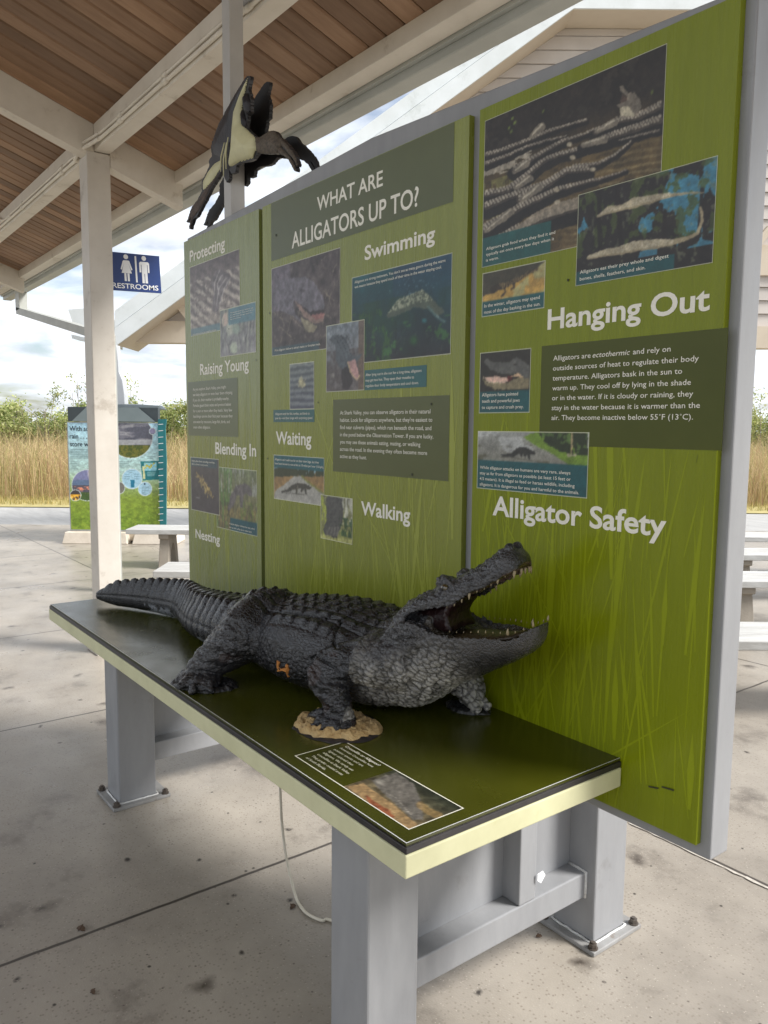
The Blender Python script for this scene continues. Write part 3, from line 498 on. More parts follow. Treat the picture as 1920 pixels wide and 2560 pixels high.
# ---------------------------------------------------------------- benches
m_bwood = mat('white_bench_plank', srgb(190, 190, 187), srgb(160, 158, 153), 5, rough=.6, stretch=(.6, 5, 2), bump=.2, bscale=30)
m_bconc = mat('bench_concrete', srgb(150, 142, 130), srgb(132, 124, 112), 6, rough=.85, bump=.25, bscale=60)
def bench(label):
    r = thing('bench', label, 'bench', (0, 0, 0), TH, 'white plank benches on concrete legs'); ORG[r] = np.zeros(3); Lb = 2.3
    for i in range(3):
        mb = MB(); mb.box(0, Lb, -.02+i*.152, .125+i*.152, .395, .45); mb.build('seat_plank', m_bwood, r, .006)
    for xo in (.36, Lb-.36-.11):
        mb = MB(); P = [(xo, -.03, 0), (xo, .07, 0), (xo, .115, .19), (xo, .15, .25), (xo, .2, .275), (xo, .25, .25), (xo, .285, .19), (xo, .34, 0), (xo, .44, 0), (xo, .36, .33), (xo, .41, .345), (xo, .41, .394), (xo, .25, .394), (xo, .25, .38), (xo, .15, .38), (xo, .15, .394), (xo, -.0, .394), (xo, -.0, .345), (xo, .05, .33)]
        mb.prism(P, (.11, 0, 0)); mb.build('leg', m_bconc, r, .006)
    return r
blabs = [((-2.87, 8.72), 'white plank bench farther back, just left of the board'), ((-1.83, 6.2), 'white plank bench nearer the table, partly hidden by the left board edge'), ((3.2, 8.55), 'farthest white bench at the right edge of the photo'), ((3.0, 7.3), 'third white bench counted from the front at the right edge'), ((2.42, 6.0), 'second white bench from the front at the right edge, its concrete leg visible'), ((1.28, 4.26), 'nearest white bench at the right edge beside the steel frame')]
b0 = None
for (l_, d_), lab in blabs:
    p = uvp(l_, d_, 0)
    if b0 is None: b0 = bench(lab); b0.location = p
    else: dup(b0, p, TH, lab)
# ---------------------------------------------------------------- display table
m_steel = mat('grey_painted_steel', srgb(146, 147, 149), srgb(134, 135, 137), 3, rough=.42, stretch=(3, 3, .8), spec=.5, bump=.06, bscale=90, dirt=srgb(112, 110, 107), dirtscale=5, dirtr=(.60, .80), bdist=.003, rvar=.1)
m_olive = mat('olive_laminate', srgb(66, 68, 16), srgb(58, 60, 13), 4, rough=.22, spec=.5, dirt=srgb(96, 96, 52), dirtscale=30, dirtr=(.64, .8), rvar=.07, bump=.05, bscale=180, bdist=.002)
m_cream = mat('cream_edge', srgb(208, 206, 168), srgb(194, 192, 154), 8, rough=.5, dirt=srgb(190, 188, 136), dirtscale=9, dirtr=(.62, .8))
m_black = mat('black_edge', srgb(36, 34, 36), srgb(52, 48, 48), 20, rough=.4)
m_bolt = mat('weathered_bolt', srgb(104, 98, 92), srgb(80, 68, 58), 30, rough=.5, metal=.5)
m_plate = mat('worn_base_plate', srgb(150, 150, 149), srgb(128, 126, 123), 9, rough=.55, dirt=srgb(104, 84, 66), dirtscale=14, dirtr=(.58, .72))
m_weld = mat('white_caulk_bead', srgb(222, 222, 220), srgb(204, 204, 202), 30, rough=.6, bump=.6, bscale=140)
tb = thing('display_table', 'long display table with olive top and cream edge on grey steel legs', 'table', (-2.39, 1.25, 0))
TX0, TX1, TY0, TY1, TZ = -3.667, -1.118, .914, 1.5915, .80
mb = MB(); mb.box(TX0+.004, TX1-.004, TY0+.004, TY1, TZ-.006, TZ); top = mb.build('tabletop', m_olive, tb)
mb = MB(); mb.box(TX0+.0, TX1-.0, TY0+.0, TY1, TZ-.021, TZ-.0065); mb.build('black_edge', m_black, top, .002)
mb = MB(); mb.box(TX0-.002, TX1+.002, TY0-.002, TY1-.001, TZ-.07, TZ-.0215); mb.build('cream_edge', m_cream, top, .003)
# thin pale line along the rim
mb = MB(); w = .0022; z = TZ+.0006
for a, b, c, d in ((TX0+.004, TX1-.004, TY0+.004, TY0+.004+w), (TX1-.004-w, TX1-.004, TY0+.004+w, TY1)): mb.add([(a, c, z), (b, c, z), (b, d, z), (a, d, z)], [(0, 1, 2, 3)])
mb.build('rim_line', m_swhite, top)
def leg(x0, x1, y0, y1, zt, nm):
    mb = MB(); mb.box(x0, x1, y0, y1, .014, zt); o = mb.build(nm, m_steel, tb, .006)
    px0, px1, py0, py1 = x0-.042, x1+.032, y0-.036, y1+.052
    mb = MB(); mb.box(px0, px1, py0, py1, 0, .0145); bp = mb.build('base_plate', m_plate, o, .003)
    mb = MB(); g = .004
    P = [(x0-g, y0-g, .016), (x1+g, y0-g, .016), (x1+g, y1+g, .016), (x0-g, y1+g, .016), (x0-g, y0-g, .016)]
    Q = np.concatenate([np.linspace(P[i], P[i+1], 9)[:-1] for i in range(4)]+[np.array(P[-1:])]); Q += rng.normal(0, .001, Q.shape); mb.tube(Q, .004, 6); mb.build('weld_bead', m_weld, o, smooth=True)
    for bx, by in ((px0+.02, py0+.018), (px1-.018, py0+.018), (px1-.018, py1-.018), (px0+.02, py1-.018)):
        mb = MB(); mb.cyl((bx, by, .014), .016, .004, 14); mb.cyl((bx, by, .018), .0125, .013, 6); mb.cyl((bx, by, .031), .007, .005, 8); mb.build('bolt', m_bolt, o)
    return o
for x0, x1 in ((-3.34, -3.185), (-1.58, -1.42)):
    xc = (x0+x1)/2
    leg(x0, x1, 1.046, 1.205, TZ-.071, 'leg'); leg(x0, x1, 1.914, 2.068, 1.35, 'rear_post')
    mb = MB(); mb.box(xc-.04, xc+.045, 1.206, 1.9135, .15, .232); mb.build('crossbeam', m_steel, tb, .004)
    mb = MB(); mb.box(xc-.03, xc-.022, 1.206, 1.9135, .2325, TZ-.071); mb.build('infill_sheet', m_steel, tb)
    mb = MB(); mb.tube([(xc+.046, 1.911, .15), (xc+.047, 1.911, .19), (xc+.047, 1.911, .233), (xc+.02, 1.911, .234), (xc-.02, 1.911, .234)], .005, 6); mb.build('weld_bead', m_weld, tb, smooth=True)
    mb = MB(); mb.box(xc-.035, xc+.035, 1.206, 1.60, TZ-.15, TZ-.0715); mb.build('top_rail', m_steel, tb, .003)
sp = thing('paper_scrap', 'small torn white paper scrap stuck to the grey upright under the table', 'paper', (-1.46, 1.66, .3))
P = [onX((700+x*.7354, 1700+y*.7354), -1.448) for x, y in ((875, 660), (893, 648), (901, 662), (886, 690), (874, 682))]
mb = MB(); mb.prism(P, (.0015, 0, 0)); mb.build('paper', mat('white_paper', srgb(236, 238, 240), srgb(222, 224, 226), 20, rough=.7), sp)
# table notice
nt_ = MB(); fx0, fx1, fy0, fy1, fw = -1.602, -1.159, .954, 1.105, .0028
for a, b, c, d in ((fx0, fx1, fy0, fy0+fw), (fx0, fx1, fy1-fw, fy1), (fx0, fx0+fw, fy0+fw, fy1-fw), (fx1-fw, fx1, fy0+fw, fy1-fw)): nt_.add([(a, c, z+.0003), (b, c, z+.0003), (b, d, z+.0003), (a, d, z+.0003)], [(0, 1, 2, 3)])
m_ink = mat('cream_print', srgb(236, 233, 220), srgb(230, 227, 213), 8, rough=.45)
nt_.build('notice_border', m_ink, top)
mb = MB(); yy = 1.0845
put_text(mb, 'Crocodile or Alligator?', (-1.576, yy, z+.0004), (1, 0, 0), (0, 1, 0), .142, .0088, bold=.02); sxt = None
for i, s in enumerate(['American Crocodiles have', 'pointier snouts and are', 'lighter colored than', 'alligators. We rarely see', 'crocodiles at Shark Valley.', 'They prefer coastal areas', 'of South Florida.']):
    r = put_text(mb, s, (-1.576, yy-.0165*(i+1), z+.0004), (1, 0, 0), (0, 1, 0), .139, .0082, sx=sxt); sxt = sxt or r
mb.build('notice_text', m_ink, top)
cv = Canvas(-1.395, fx1-fw, fy0+fw, fy1-fw, lambda x, y: np.stack([x, y, np.full_like(x, z+.0002)], -1), .0025)
T = lambda x, y: (700+x*.3014, 1840+y*.3014)
cv.grad((46, 50, 40), (120, 104, 78)); cv.mott(.5, 60, 2); cv.poly([T(560, 420), T(700, 395), T(800, 470), T(930, 560), T(1150, 740), T(1065, 785), T(900, 680)], (158, 130, 92), .9); cv.poly([T(700, 480), T(780, 540), T(900, 610), T(950, 670), T(930, 690), T(740, 560)], (138, 76, 52), .85)
cv.poly([T(760, 370), T(960, 300), T(1110, 400), T(1180, 560), T(1190, 690), T(1110, 700), T(1000, 600), T(880, 500)], (104, 100, 94), .95); cv.line([T(880, 470), T(960, 510), T(1030, 590), T(1090, 650)], 2.2, (196, 190, 176), .8, lambda a, s: (np.sin(a*2.2) > 0)*1.); cv.blob(T(830, 380), 16, 10, (150, 146, 136), .8, .6); cv.line([T(1160, 570), T(1230, 620), T(1320, 660)], 18, (142, 116, 74), .7); cv.mott(.35, 120, 6)
cv.build('notice_photo', top, m_print)
# ---------------------------------------------------------------- information board
bd = thing('information_board', 'tall green alligator information board of three panels in a grey frame behind the table', 'sign', (-2.29, 1.65, .2325))
FY = 1.613; xL, xR = -3.697, -.889
mb = MB(); mb.prism([(xL, FY, .634), (xR, FY, .634), (xR, FY, 2.497), (-2.2, FY, 2.556), (xL, FY, 2.499)], (0, .074, 0)); frame = mb.build('frame', m_steel, bd, .004)
for xc in (-3.26, -1.495):
    mb = MB(); mb.box(xc-.036, xc+.040, 1.612, 1.682, .2325, .6335); mb.build('support_tube', m_steel, bd, .004)
mb = MB(); mb.box(-3.305, -3.235, 1.617, 1.684, 2.515, 3.50); pole = mb.build('sculpture_pole', mat('pale_pole_paint', srgb(186, 184, 180), srgb(172, 170, 166), 4, rough=.45), bd, .003)
mb = MB(); mb.box(-3.32, -3.22, 1.6845, 1.757, 3.44, 3.50); mb.build('pole_bracket', m_steel, bd, .003)
def green(name, base, dark, lite, sp=.75):
    return mat(name, base, dark, 7, (.36, .66), rough=.27, spec=sp, stretch=(5, 1, .35), dirt=lite, dirtscale=26, dirtr=(.64, .95), rvar=.05, bump=.02, bscale=60, bdist=.002)
m_g1 = green('green_panel_left', srgb(126, 134, 66), srgb(118, 126, 58), srgb(138, 146, 78)); m_g2 = green('green_panel_middle', srgb(128, 135, 44), srgb(119, 126, 38), srgb(138, 145, 56), .55); m_g3 = green('green_panel_right', srgb(122, 132, 14), srgb(114, 124, 11), srgb(130, 140, 22), .3)
m_reed = mat('reed_print_lines', srgb(147, 154, 58), srgb(139, 146, 50), 3, rough=.32, spec=.55); m_reed3 = mat('reed_print_bright', srgb(139, 150, 17), srgb(132, 143, 15), 3, rough=.32, spec=.3)
PYF = 1.593
def panel(x0, x1, label, m, mr, seed, nre, zr):
    mb = MB(); mb.box(x0, x1, PYF, FY-.0005, .667, 2.478, 0); y = PYF-.0002; r = np.random.default_rng(seed)
    for i in range(nre):
        cx_ = r.uniform(x0+.02, x1-.02); zb_ = .67+(zr-.67)*r.random()**1.3*.7; h = r.uniform(.12, .6); lean = r.normal(0, .13 if r.random() < .8 else .5)*h; w = r.uniform(.0010, .0042)*(2.6 if r.random() < .1 else 1)
        P = [(cx_-w*.4, zb_), (cx_+w*.4, zb_), (cx_+lean*.5+w, zb_+h*.5), (cx_+lean, zb_+h), (cx_+lean*.5-w, zb_+h*.5)]
        if min(p[0] for p in P) < x0+.006 or max(p[0] for p in P) > x1-.006 or zb_+h > 2.3: continue
        mb.add([(a, y-i*.0000012, b) for a, b in P], [(0, 1, 2), (0, 2, 4), (4, 2, 3)], 1)
    o = mb.build('info_panel', [m, mr], bd, 0); o['label'] = label; return o
pL = panel(-3.692, -2.942, 'left green panel about protecting and raising young', m_g1, m_reed, 1, 120, 1.7)
pM = panel(-2.912, -1.707, 'middle green panel titled what are alligators up to', m_g2, m_reed, 2, 170, 1.75)
pR = panel(-1.665, -.914, 'right green panel about hanging out and alligator safety', m_g3, m_reed3, 3, 150, 1.62)
at = lambda x, z: np.stack([x, np.full_like(x, PYF-.0007), z], -1)
def XZ(p, y=PYF): a = onY(p, y); return a[0], a[2]
m_dk = {id(pL): mat('dark_block_left', srgb(90, 98, 62), srgb(84, 92, 56), 5, rough=.3, spec=.6), id(pM): mat('dark_block_middle', srgb(80, 86, 38), srgb(74, 80, 33), 5, rough=.3, spec=.55), id(pR): mat('dark_block_right', srgb(76, 82, 24), srgb(70, 76, 20), 5, rough=.34, spec=.3)}
m_cap = mat('teal_caption', srgb(32, 92, 94), srgb(26, 82, 84), 5, rough=.3, spec=.55)
def rect(pan, name, tl, br, m, dy=.0006):
    x0, z1 = XZ(tl); x1, z0 = XZ(br); mb = MB(); y = PYF-dy; mb.add([(x0, y, z0), (x1, y, z0), (x1, y, z1), (x0, y, z1)], [(0, 1, 2, 3)]); return mb.build(name, m, pan)
def head(pan, s, pl, pr, pc, bold=.022, name='heading'):
    x0, z0 = XZ(pl); x1, z1 = XZ(pr); _, zc_ = XZ(pc); zb_ = (z0+z1)/2; mb = MB(); put_text(mb, s, (x0, PYF-.0009, zb_), (1, 0, 0), (0, 0, 1), x1-x0, zc_-z0, bold=bold); return mb.build(name, m_ink, pan)
def block(pan, lines, p1, p1r, pn, dy=.0015, capk=.56, name='text', bold=.004, parent=None):
    x0, z0 = XZ(p1); x1, _ = XZ(p1r); _, zn = XZ(pn); n = len(lines); st = (z0-zn)/max(1, n-1) if n > 1 else (x1-x0)/len(lines[0])*2.0; mb = MB(); sxx = None
    for i, s in enumerate(lines):
        segs = s if isinstance(s, list) else [(s, 0)]; xx = x0
        for t_, shr in segs:
            w = None if sxx else x1-x0
            if sxx is None and len(segs) > 1:
                tot = sum(text_geo(a, bold, b)[0][:, 0].max()+.28 for a, b in segs)-.28; sxx = (x1-x0)/tot; w = None
            r = put_text(mb, t_, (xx, PYF-dy, z0-st*i), (1, 0, 0), (0, 0, 1), w, st*capk, sx=sxx, bold=bold, shear=shr); sxx = sxx or r; xx += sxx*(text_geo(t_, bold, shr)[0][:, 0].max()+.28)
    return mb.build(name, m_ink, pan)
RIM = (214, 216, 184)
def photo(pan, tl, br, cell=.0035, lift=0):
    x0, z1 = XZ(tl); x1, z0 = XZ(br); d = PYF-.0007-lift*.5; return Canvas(x0, x1, z0, z1, lambda x, z: np.stack([x, np.full_like(x, d), z], -1), cell)
def capband(cv, w0, w1, u0=0, u1=1, col=(32, 92, 96), a=.93): cv.mixin(col, ((cv.w >= w0) & (cv.w <= w1) & (cv.u >= u0) & (cv.u <= u1))*a)
def scutes(cv, pts, w, body=(30, 26, 22), hi=(186, 178, 162), off=.3, per=.55, seed=0):
    n = len(pts); w0, w1 = (w if isinstance(w, tuple) else (w, w)); W = lambda i: w0+(w1-w0)*i/max(1, n-1)
    cv.line([(p[0], p[1]+.28*W(i)) for i, p in enumerate(pts)], (w0*1.1, w1*1.1), body, .97); cv.line([(p[0], p[1]-.12*W(i)) for i, p in enumerate(pts)], (w0*.5, w1*.5), (70, 62, 54), .9)
    for j, k in enumerate((-.34, -.14)):
        cv.line([(p[0], p[1]+k*W(i)) for i, p in enumerate(pts)], (max(2.2, w0*.2), max(1.8, w1*.2)), hi, .95, lambda a, s: (.25+.75*(np.sin(a*.75+j*3.1) > -.1))*(.5+.6*s.noise(40, 40, 3)), .8)
# ---- left panel
head(pL, 'Protecting', (475, 653.6), (563, 623), (475, 625)); head(pL, 'Raising Young', (501, 937), (622.7, 924), (500.5, 909)); head(pL, 'Blending In', (539, 1135), (641, 1139.6), (539, 1106)); head(pL, 'Nesting', (489.4, 1345), (550.4, 1359), (489, 1322.6))
cv = photo(pL, (474.5, 668.2), (601, 816), .0045); cv.grad((104, 96, 96), (170, 160, 150))
q = lambda x, y: (460+x*.1356, 600+y*.1356)
rip = cv.noise(26, 70, 3, 5); rp2 = np.sin((cv.Z*140+cv.X*60)+6*cv.noise(12, 12, 8)); cv.mixin((206, 198, 186), (rp2 > .25)*(cv.w > .22)*(rip > .42)*.7); cv.mixin((84, 78, 80), (rp2 < -.5)*(rip > .45)*.5)
cv.poly([q(600, 560), q(690, 540), q(850, 680), q(820, 800), q(720, 960), q(660, 1180), q(620, 1330), q(530, 1330), q(520, 1200), q(560, 1000), q(500, 800), q(540, 660)], (112, 106, 110), .75)
for a in (((650, 560), (560, 800), (560, 1000)), ((780, 700), (640, 900), (600, 1200)), ((700, 650), (620, 800), (640, 1000)), ((840, 720), (740, 900), (660, 1180))): cv.line([q(*b) for b in a], 2.4, (196, 190, 186), .8)
cv.mott(.18, 60, 9); capband(cv, .90, 1, 0, .75, (104, 134, 142), .9); cv.build('photo_print', pL, m_print, RIM)
cv = photo(pL, (550.2, 776.3), (640.8, 880.5), .0045, .0006); cv.grad((120, 124, 120), (140, 138, 142)); cv.mott(.35, 50, 3); q = lambda x, y: (460+x*.1356, 600+y*.1356)
cv.poly([q(735, 1330), q(800, 1340), q(815, 1470), q(780, 1580), q(720, 1600), q(700, 1480)], (208, 190, 176), .95); cv.blob(q(850, 1630), 11, 19, (196, 200, 184), .95, .3); cv.blob(q(960, 1640), 12, 16, (160, 178, 164), .9, .4); cv.blob(q(920, 1990), 11, 17, (190, 200, 178), .95, .3); cv.mixin((180, 186, 170), (cv.noise(80, 30, 5) > .62)*.5)
for a, b in (((1200, 1500), (1170, 2000)), ((1260, 1460), (1250, 1700)), ((780, 1900), (830, 2100)), ((1100, 1800), (1130, 2000))): cv.line([q(*a), q(*b)], 1.6, (206, 204, 190), .7)
capband(cv, 0, .36, .26, 1, (100, 138, 150), .92); cv.build('photo_print', pL, m_print, RIM)
block(pL, ['Mother alligators protect their young from predators.'], (483, 839), (542, 827), (483, 839), .0018, .9, 'caption_text')
block(pL, ['The female buries her leathery eggs', 'in a nest of plants. They hatch when', 'the nest keeps the eggs warm and', 'dry in the marsh.'], (576.5, 784), (634, 768), (576.5, 800), .0018, .5, 'caption_text')
rect(pL, 'dark_text_block', (469.5, 956), (596, 1092.5), m_dk[id(pL)])
block(pL, ['As you explore Shark Valley, you might', 'see baby alligators or even hear them chirping.', 'If you do, their mother is probably nearby.', 'Females guard their nests and protect babies', 'for a year or more after they hatch. Very few', 'hatchlings survive their first year because they', 'are eaten by raccoons, large fish, birds, and', 'even other alligators.'], (483, 977), (566, 971.5), (483, 1071), .0015, .54)
cv = photo(pL, (540.3, 1166), (644, 1342), .0045); cv.grad((122, 132, 100), (128, 116, 80)); q = lambda x, y: (460+x*.12055, 1130+y*.12055)
cv.mixin((92, 128, 66), (cv.noise(60, 14, 4) > .5)*(cv.u < .4)*.8); cv.mixin((170, 172, 168), (cv.noise(70, 12, 5) > .56)*(cv.w < .4)*.7); cv.mixin((148, 132, 84), (cv.noise(90, 26, 6) > .48)*(cv.w > .62)*.7); cv.mixin((110, 130, 60), (cv.noise(60, 40, 7) > .5)*(cv.w > .5)*(cv.u > .6)*.7); cv.mixin((70, 62, 52), (cv.noise(80, 20, 8) > .58)*(cv.w > .55)*.6)
cv.poly([q(900, 1200), q(960, 900), q(1080, 700), q(1250, 640), q(1390, 720), q(1420, 900), q(1360, 920), q(1290, 850), q(1230, 900), q(1220, 1150), q(1170, 1150), q(1160, 900), q(1090, 900), q(1060, 1060), q(950, 1220)], (108, 102, 104), .95); cv.mott(.3, 80, 2)
capband(cv, .80, 1, .36, 1, (30, 84, 96), .95); cv.build('photo_print', pL, m_print, RIM)
block(pL, ['A female alligator defends her nest, which', 'she has built safely above water level.'], (574, 1310.5), (638, 1326), (574, 1319.3), .0018, .5, 'caption_text')
cv = photo(pL, (476.7, 1141.8), (549.5, 1289), .0045, .0006); cv.grad((86, 82, 82), (78, 72, 74)); cv.mott(.12, 30, 2); scp = [q(250, 420), q(320, 510), q(370, 600), q(440, 700), q(500, 790), q(540, 850)]
cv.line(scp, (3, 10), (120, 104, 74), .9); cv.mixin((196, 172, 110), cv.line(scp, (4, 16), (130, 112, 78), .0)*0+ (cv.noise(140, 90, 5) > .55)*(np.abs(cv.px-q(430, 0)[0]-(cv.py-q(0, 720)[1])*.5) < 10)*(cv.py > q(0, 480)[1])*(cv.py < q(0, 960)[1])*.85); cv.line([q(420, 620), q(520, 800)], 2.2, (226, 196, 126), .9); cv.line([q(255, 420), q(300, 500)], 1.8, (206, 176, 120), .9); cv.line([q(240, 950), q(310, 945)], 2, (186, 186, 190), .7)
capband(cv, .0, .17, 0, .94, (70, 92, 100), .9); cv.build('photo_print', pL, m_print, RIM)
block(pL, ['Bright yellow bands camouflage hatchlings.', 'Born to blend in sunny marsh.'], (480.5, 1153.5), (538, 1159.5), (480.5, 1161.5), .0018, .55, 'caption_text')
# ---- middle panel
x0, z1 = XZ((678, 511)); x1, z0 = XZ((1133, 504.5)); mb = MB(); y = PYF-.0006; mb.add([(x0, y, z0), (x1, y, z0), (x1, y, 2.4765), (x0, y, 2.4765)], [(0, 1, 2, 3)]); mb.build('title_block', m_dk[id(pM)], pM)
head(pM, 'WHAT ARE', (793, 526), (957.4, 465.9), (793, 490), .014, 'title'); head(pM, 'ALLIGATORS UP TO?', (730, 620), (1046.8, 515), (730, 579), .014, 'title')
head(pM, 'Swimming', (912, 651), (1088, 601), (912, 615)); head(pM, 'Waiting', (690.5, 1109.5), (779, 1113), (690.5, 1077.6)); head(pM, 'Walking', (903, 1285.6), (1026, 1306), (902.6, 1251))
q = lambda x, y: (660+x*.3014, 580+y*.3014)
cv = photo(pM, (678.7, 671.9), (850.5, 868), .0035); cv.grad((84, 76, 76), (80, 72, 70)); cv.mott(.45, 34, 2); cv.mixin((122, 116, 130), (cv.u < .3)*(cv.w < .5)*.6)
rr = np.random.default_rng(3)
for i in range(60):
    a = rr.uniform(70, 630); b = rr.uniform(180, 960)
    if a < 470 and b < 640: continue
    an = rr.choice([rr.uniform(1.2, 1.9), rr.uniform(.2, .9), rr.uniform(2.3, 2.9)]); l = rr.uniform(50, 190); cv.line([q(a, b), q(a+l*math.cos(an), b-l*math.sin(an))], rr.uniform(.7, 1.5), (168, 154, 132), rr.uniform(.4, .9))
cv.poly([q(80, 600), q(100, 400), q(210, 380), q(340, 370), q(420, 420), q(500, 560), q(500, 640), q(380, 660), q(300, 600), q(240, 560), q(260, 680), q(330, 760), q(240, 700), q(120, 640)], (112, 108, 116), .95); cv.poly([q(300, 700), q(330, 720), q(440, 780), q(420, 830), q(370, 835), q(330, 790)], (158, 150, 124), .9); cv.poly([q(250, 560), q(330, 640), q(380, 690), q(500, 680), q(490, 740), q(420, 765), q(380, 740), q(320, 690)], (146, 122, 112), .9); cv.poly([q(390, 690), q(440, 665), q(500, 670), q(490, 710), q(430, 730)], (142, 98, 94), .9); cv.poly([q(300, 600), q(380, 660), q(500, 645), q(500, 668), q(390, 690)], (52, 44, 46), .9); cv.blob(q(318, 488), 8, 7, (70, 66, 70), .9, .5); cv.mott(.3, 70, 5)
capband(cv, .90, 1, 0, .72, (62, 88, 96), .85); cv.build('photo_print', pM, m_print, RIM)
block(pM, ['Male alligators bellow to attract mates or threaten rivals.'], (688, 879), (802, 862), (688, 879), .0018, .8, 'caption_text')
cv = photo(pM, (880, 694.5), (1127, 885.3), .0035); cv.grad((24, 78, 86), (40, 42, 46)); cv.mott(.3, 9, 4); cv.mixin((30, 66, 50), np.clip((cv.noise(7, 7, 6)-.42)*5, 0, 1)*(cv.w > .32)*.8); cv.mixin((56, 96, 44), (cv.noise(60, 40, 5) > .58)*(cv.w > .42)*(cv.u < .45)*.7); cv.mixin((40, 66, 100), np.clip((.5-cv.w)*2, 0, 1)*(cv.u > .45)*.6); cv.mixin((70, 130, 60), (cv.noise(26, 40, 15) > .66)*(cv.w > .6)*.6)
for i in range(150):
    a, b = rr.normal(1180, 130), rr.normal(440, 45); cv.blob(q(a, b), rr.uniform(.5, 1.5), rr.uniform(.5, 1.5), (190, 214, 224), .8, .9)
cv.poly([q(1010, 690), q(1060, 620), q(1110, 560), q(1240, 510), q(1310, 470), q(1390, 540), q(1450, 610), q(1500, 660), q(1440, 700), q(1360, 640), q(1250, 620), q(1200, 650), q(1110, 690), q(1030, 715)], (84, 94, 80), .95); cv.mixin((196, 200, 172), cv.poly([q(1020, 680), q(1110, 560), q(1310, 475), q(1400, 560), q(1250, 590), q(1100, 650)], None)*(cv.noise(200, 200, 7) > .5)*.7); cv.line([q(1360, 620), q(1430, 700), q(1500, 745)], 6, (90, 120, 120), .8); cv.line([q(1430, 690), q(1500, 750)], 2.5, (190, 206, 206), .8, lambda a, s: (np.sin(a*1.3) > 0)*1.); cv.blob(q(1330, 735), 8, 8, (44, 110, 116), .9, .6); cv.blob(q(1240, 900), 14, 18, (40, 92, 44), .8, .7); cv.line([q(1095, 740), q(1095, 1010)], 1.2, (20, 24, 24), .8)
for i in range(26): a, b = rr.uniform(850, 1500), rr.uniform(800, 1000); cv.line([q(a, b), q(a+rr.normal(0, 22), b-rr.uniform(15, 60))], .8, (120, 136, 90), .5)
cv.build('photo_print', pM, m_print, RIM)
block(pM, ['Alligators are strong swimmers. You don\u2019t see as many gators during the warm', 'wet season because they spend much of their time in the water staying cool.'], (887.5, 709), (1114.5, 652.5), (887.5, 721.3), .0015, .56, 'caption_text')
cv = photo(pM, (816, 815), (910.8, 975.5), .0035, .0006); cv.grad((128, 138, 146), (104, 98, 98)); cv.mott(.3, 60, 3); cv.mixin((84, 76, 74), (cv.w > .38)*np.clip((cv.noise(40, 40, 4)-.35)*4, 0, 1)*.7); cv.mixin((110, 92, 78), (cv.u > .86)*.8)
cv.poly([q(540, 890), q(580, 850), q(680, 870), q(710, 1000), q(760, 1030), q(820, 1000), q(790, 1060), q(700, 1120), q(680, 1180), q(600, 1080), q(590, 940)], (84, 92, 98), .95)
for k in range(4): cv.line([q(570+k*36, 860), q(625+k*34, 930), q(665+k*28, 1010)], 2.2, (40, 46, 50), .9, lambda a, s: (np.sin(a*1.5) > -.2)*1.)
cv.poly([q(690, 1080), q(755, 1050), q(775, 1140), q(795, 1200), q(770, 1230), q(720, 1170)], (192, 152, 148), .95); cv.line([q(695, 1080), q(720, 1170), q(770, 1225), q(795, 1195)], 2.5, (206, 184, 140), .95); cv.poly([q(640, 1150), q(690, 1110), q(740, 1230), q(700, 1310), q(650, 1300)], (52, 46, 48), .9); cv.blob(q(570, 1190), 6, 8, (160, 156, 148), .8, .6); cv.mott(.2, 90, 7); cv.build('photo_print', pM, m_print, RIM)
rect(pM, 'caption_plate', (912, 926), (1066.5, 967), m_cap); block(pM, ['After lying out in the sun for a long time, alligators', 'may get too hot. They open their mouths to', 'regulate their body temperature and cool down.'], (915, 940.5), (1054.5, 929), (915, 968), .0013, .5, 'caption_text')
cv = photo(pM, (724.2, 910), (786, 1023), .0045); cv.grad((104, 112, 112), (92, 96, 112)); rp2 = np.sin(cv.Z*260+4*cv.noise(20, 20, 3)); cv.mixin((158, 166, 160), (rp2 > .3)*.55); cv.mixin((60, 64, 76), (rp2 < -.6)*.5); cv.blob((754, 958), 10, 14, (182, 174, 136), .9, .6); cv.mixin((206, 200, 160), (cv.noise(150, 120, 4) > .6)*(np.hypot(cv.px-754, (cv.py-955)*.8) < 12)*.9); cv.line([(738, 985), (768, 990)], 2, (176, 180, 180), .7, lambda a, s: (np.sin(a*1.5) > 0)*1.); cv.build('photo_print', pM, m_print, RIM)
rect(pM, 'caption_plate', (683.7, 1025), (786.3, 1055), m_cap); block(pM, ['Alligators wait for fish, turtles, and birds to', 'pass by\u2014and then lunge with surprising speed.'], (689, 1037.5), (775, 1035), (689, 1048), .0013, .56, 'caption_text')
rect(pM, 'dark_text_block', (833, 999.5), (1121, 1203.5), m_dk[id(pM)])
block(pM, ['At Shark Valley, you can observe alligators in their natural', 'habitat. Look for alligators anywhere, but they\u2019re easiest to', 'find near culverts (pipes), which run beneath the road, and', 'in the pond below the Observation Tower. If you are lucky,', 'you may see these animals eating, mating, or walking', 'across the road. In the evening they often become more', 'active as they hunt.'], (851, 1036.5), (1077, 1034), (851, 1144.5), .0015, .54)
q = lambda x, y: (660+x*.27728, 1000+y*.27728)
cv = photo(pM, (684.6, 1136.4), (811, 1266), .004); cv.grad((126, 168, 190), (150, 148, 144)); cv.mixin((158, 128, 84), (cv.py > q(0, 665)[1]+0*cv.px)*1.); cv.mott(.25, 50, 4); cv.mixin((58, 66, 44), ((cv.py < q(0, 690)[1]+0*cv.px)*(cv.py > q(0, 640-60*np.clip(1-np.abs(cv.px-q(240, 0)[0])/60, 0, 1))[1])*(cv.noise(50, 30, 3) > .3))*1.); cv.poly([q(95, 830), q(270, 690), q(330, 685), q(400, 740), q(545, 850), q(545, 960), q(95, 900)], (170, 168, 160)); cv.line([q(345, 690), q(400, 740), q(545, 850)], 5, (130, 134, 62), .8)
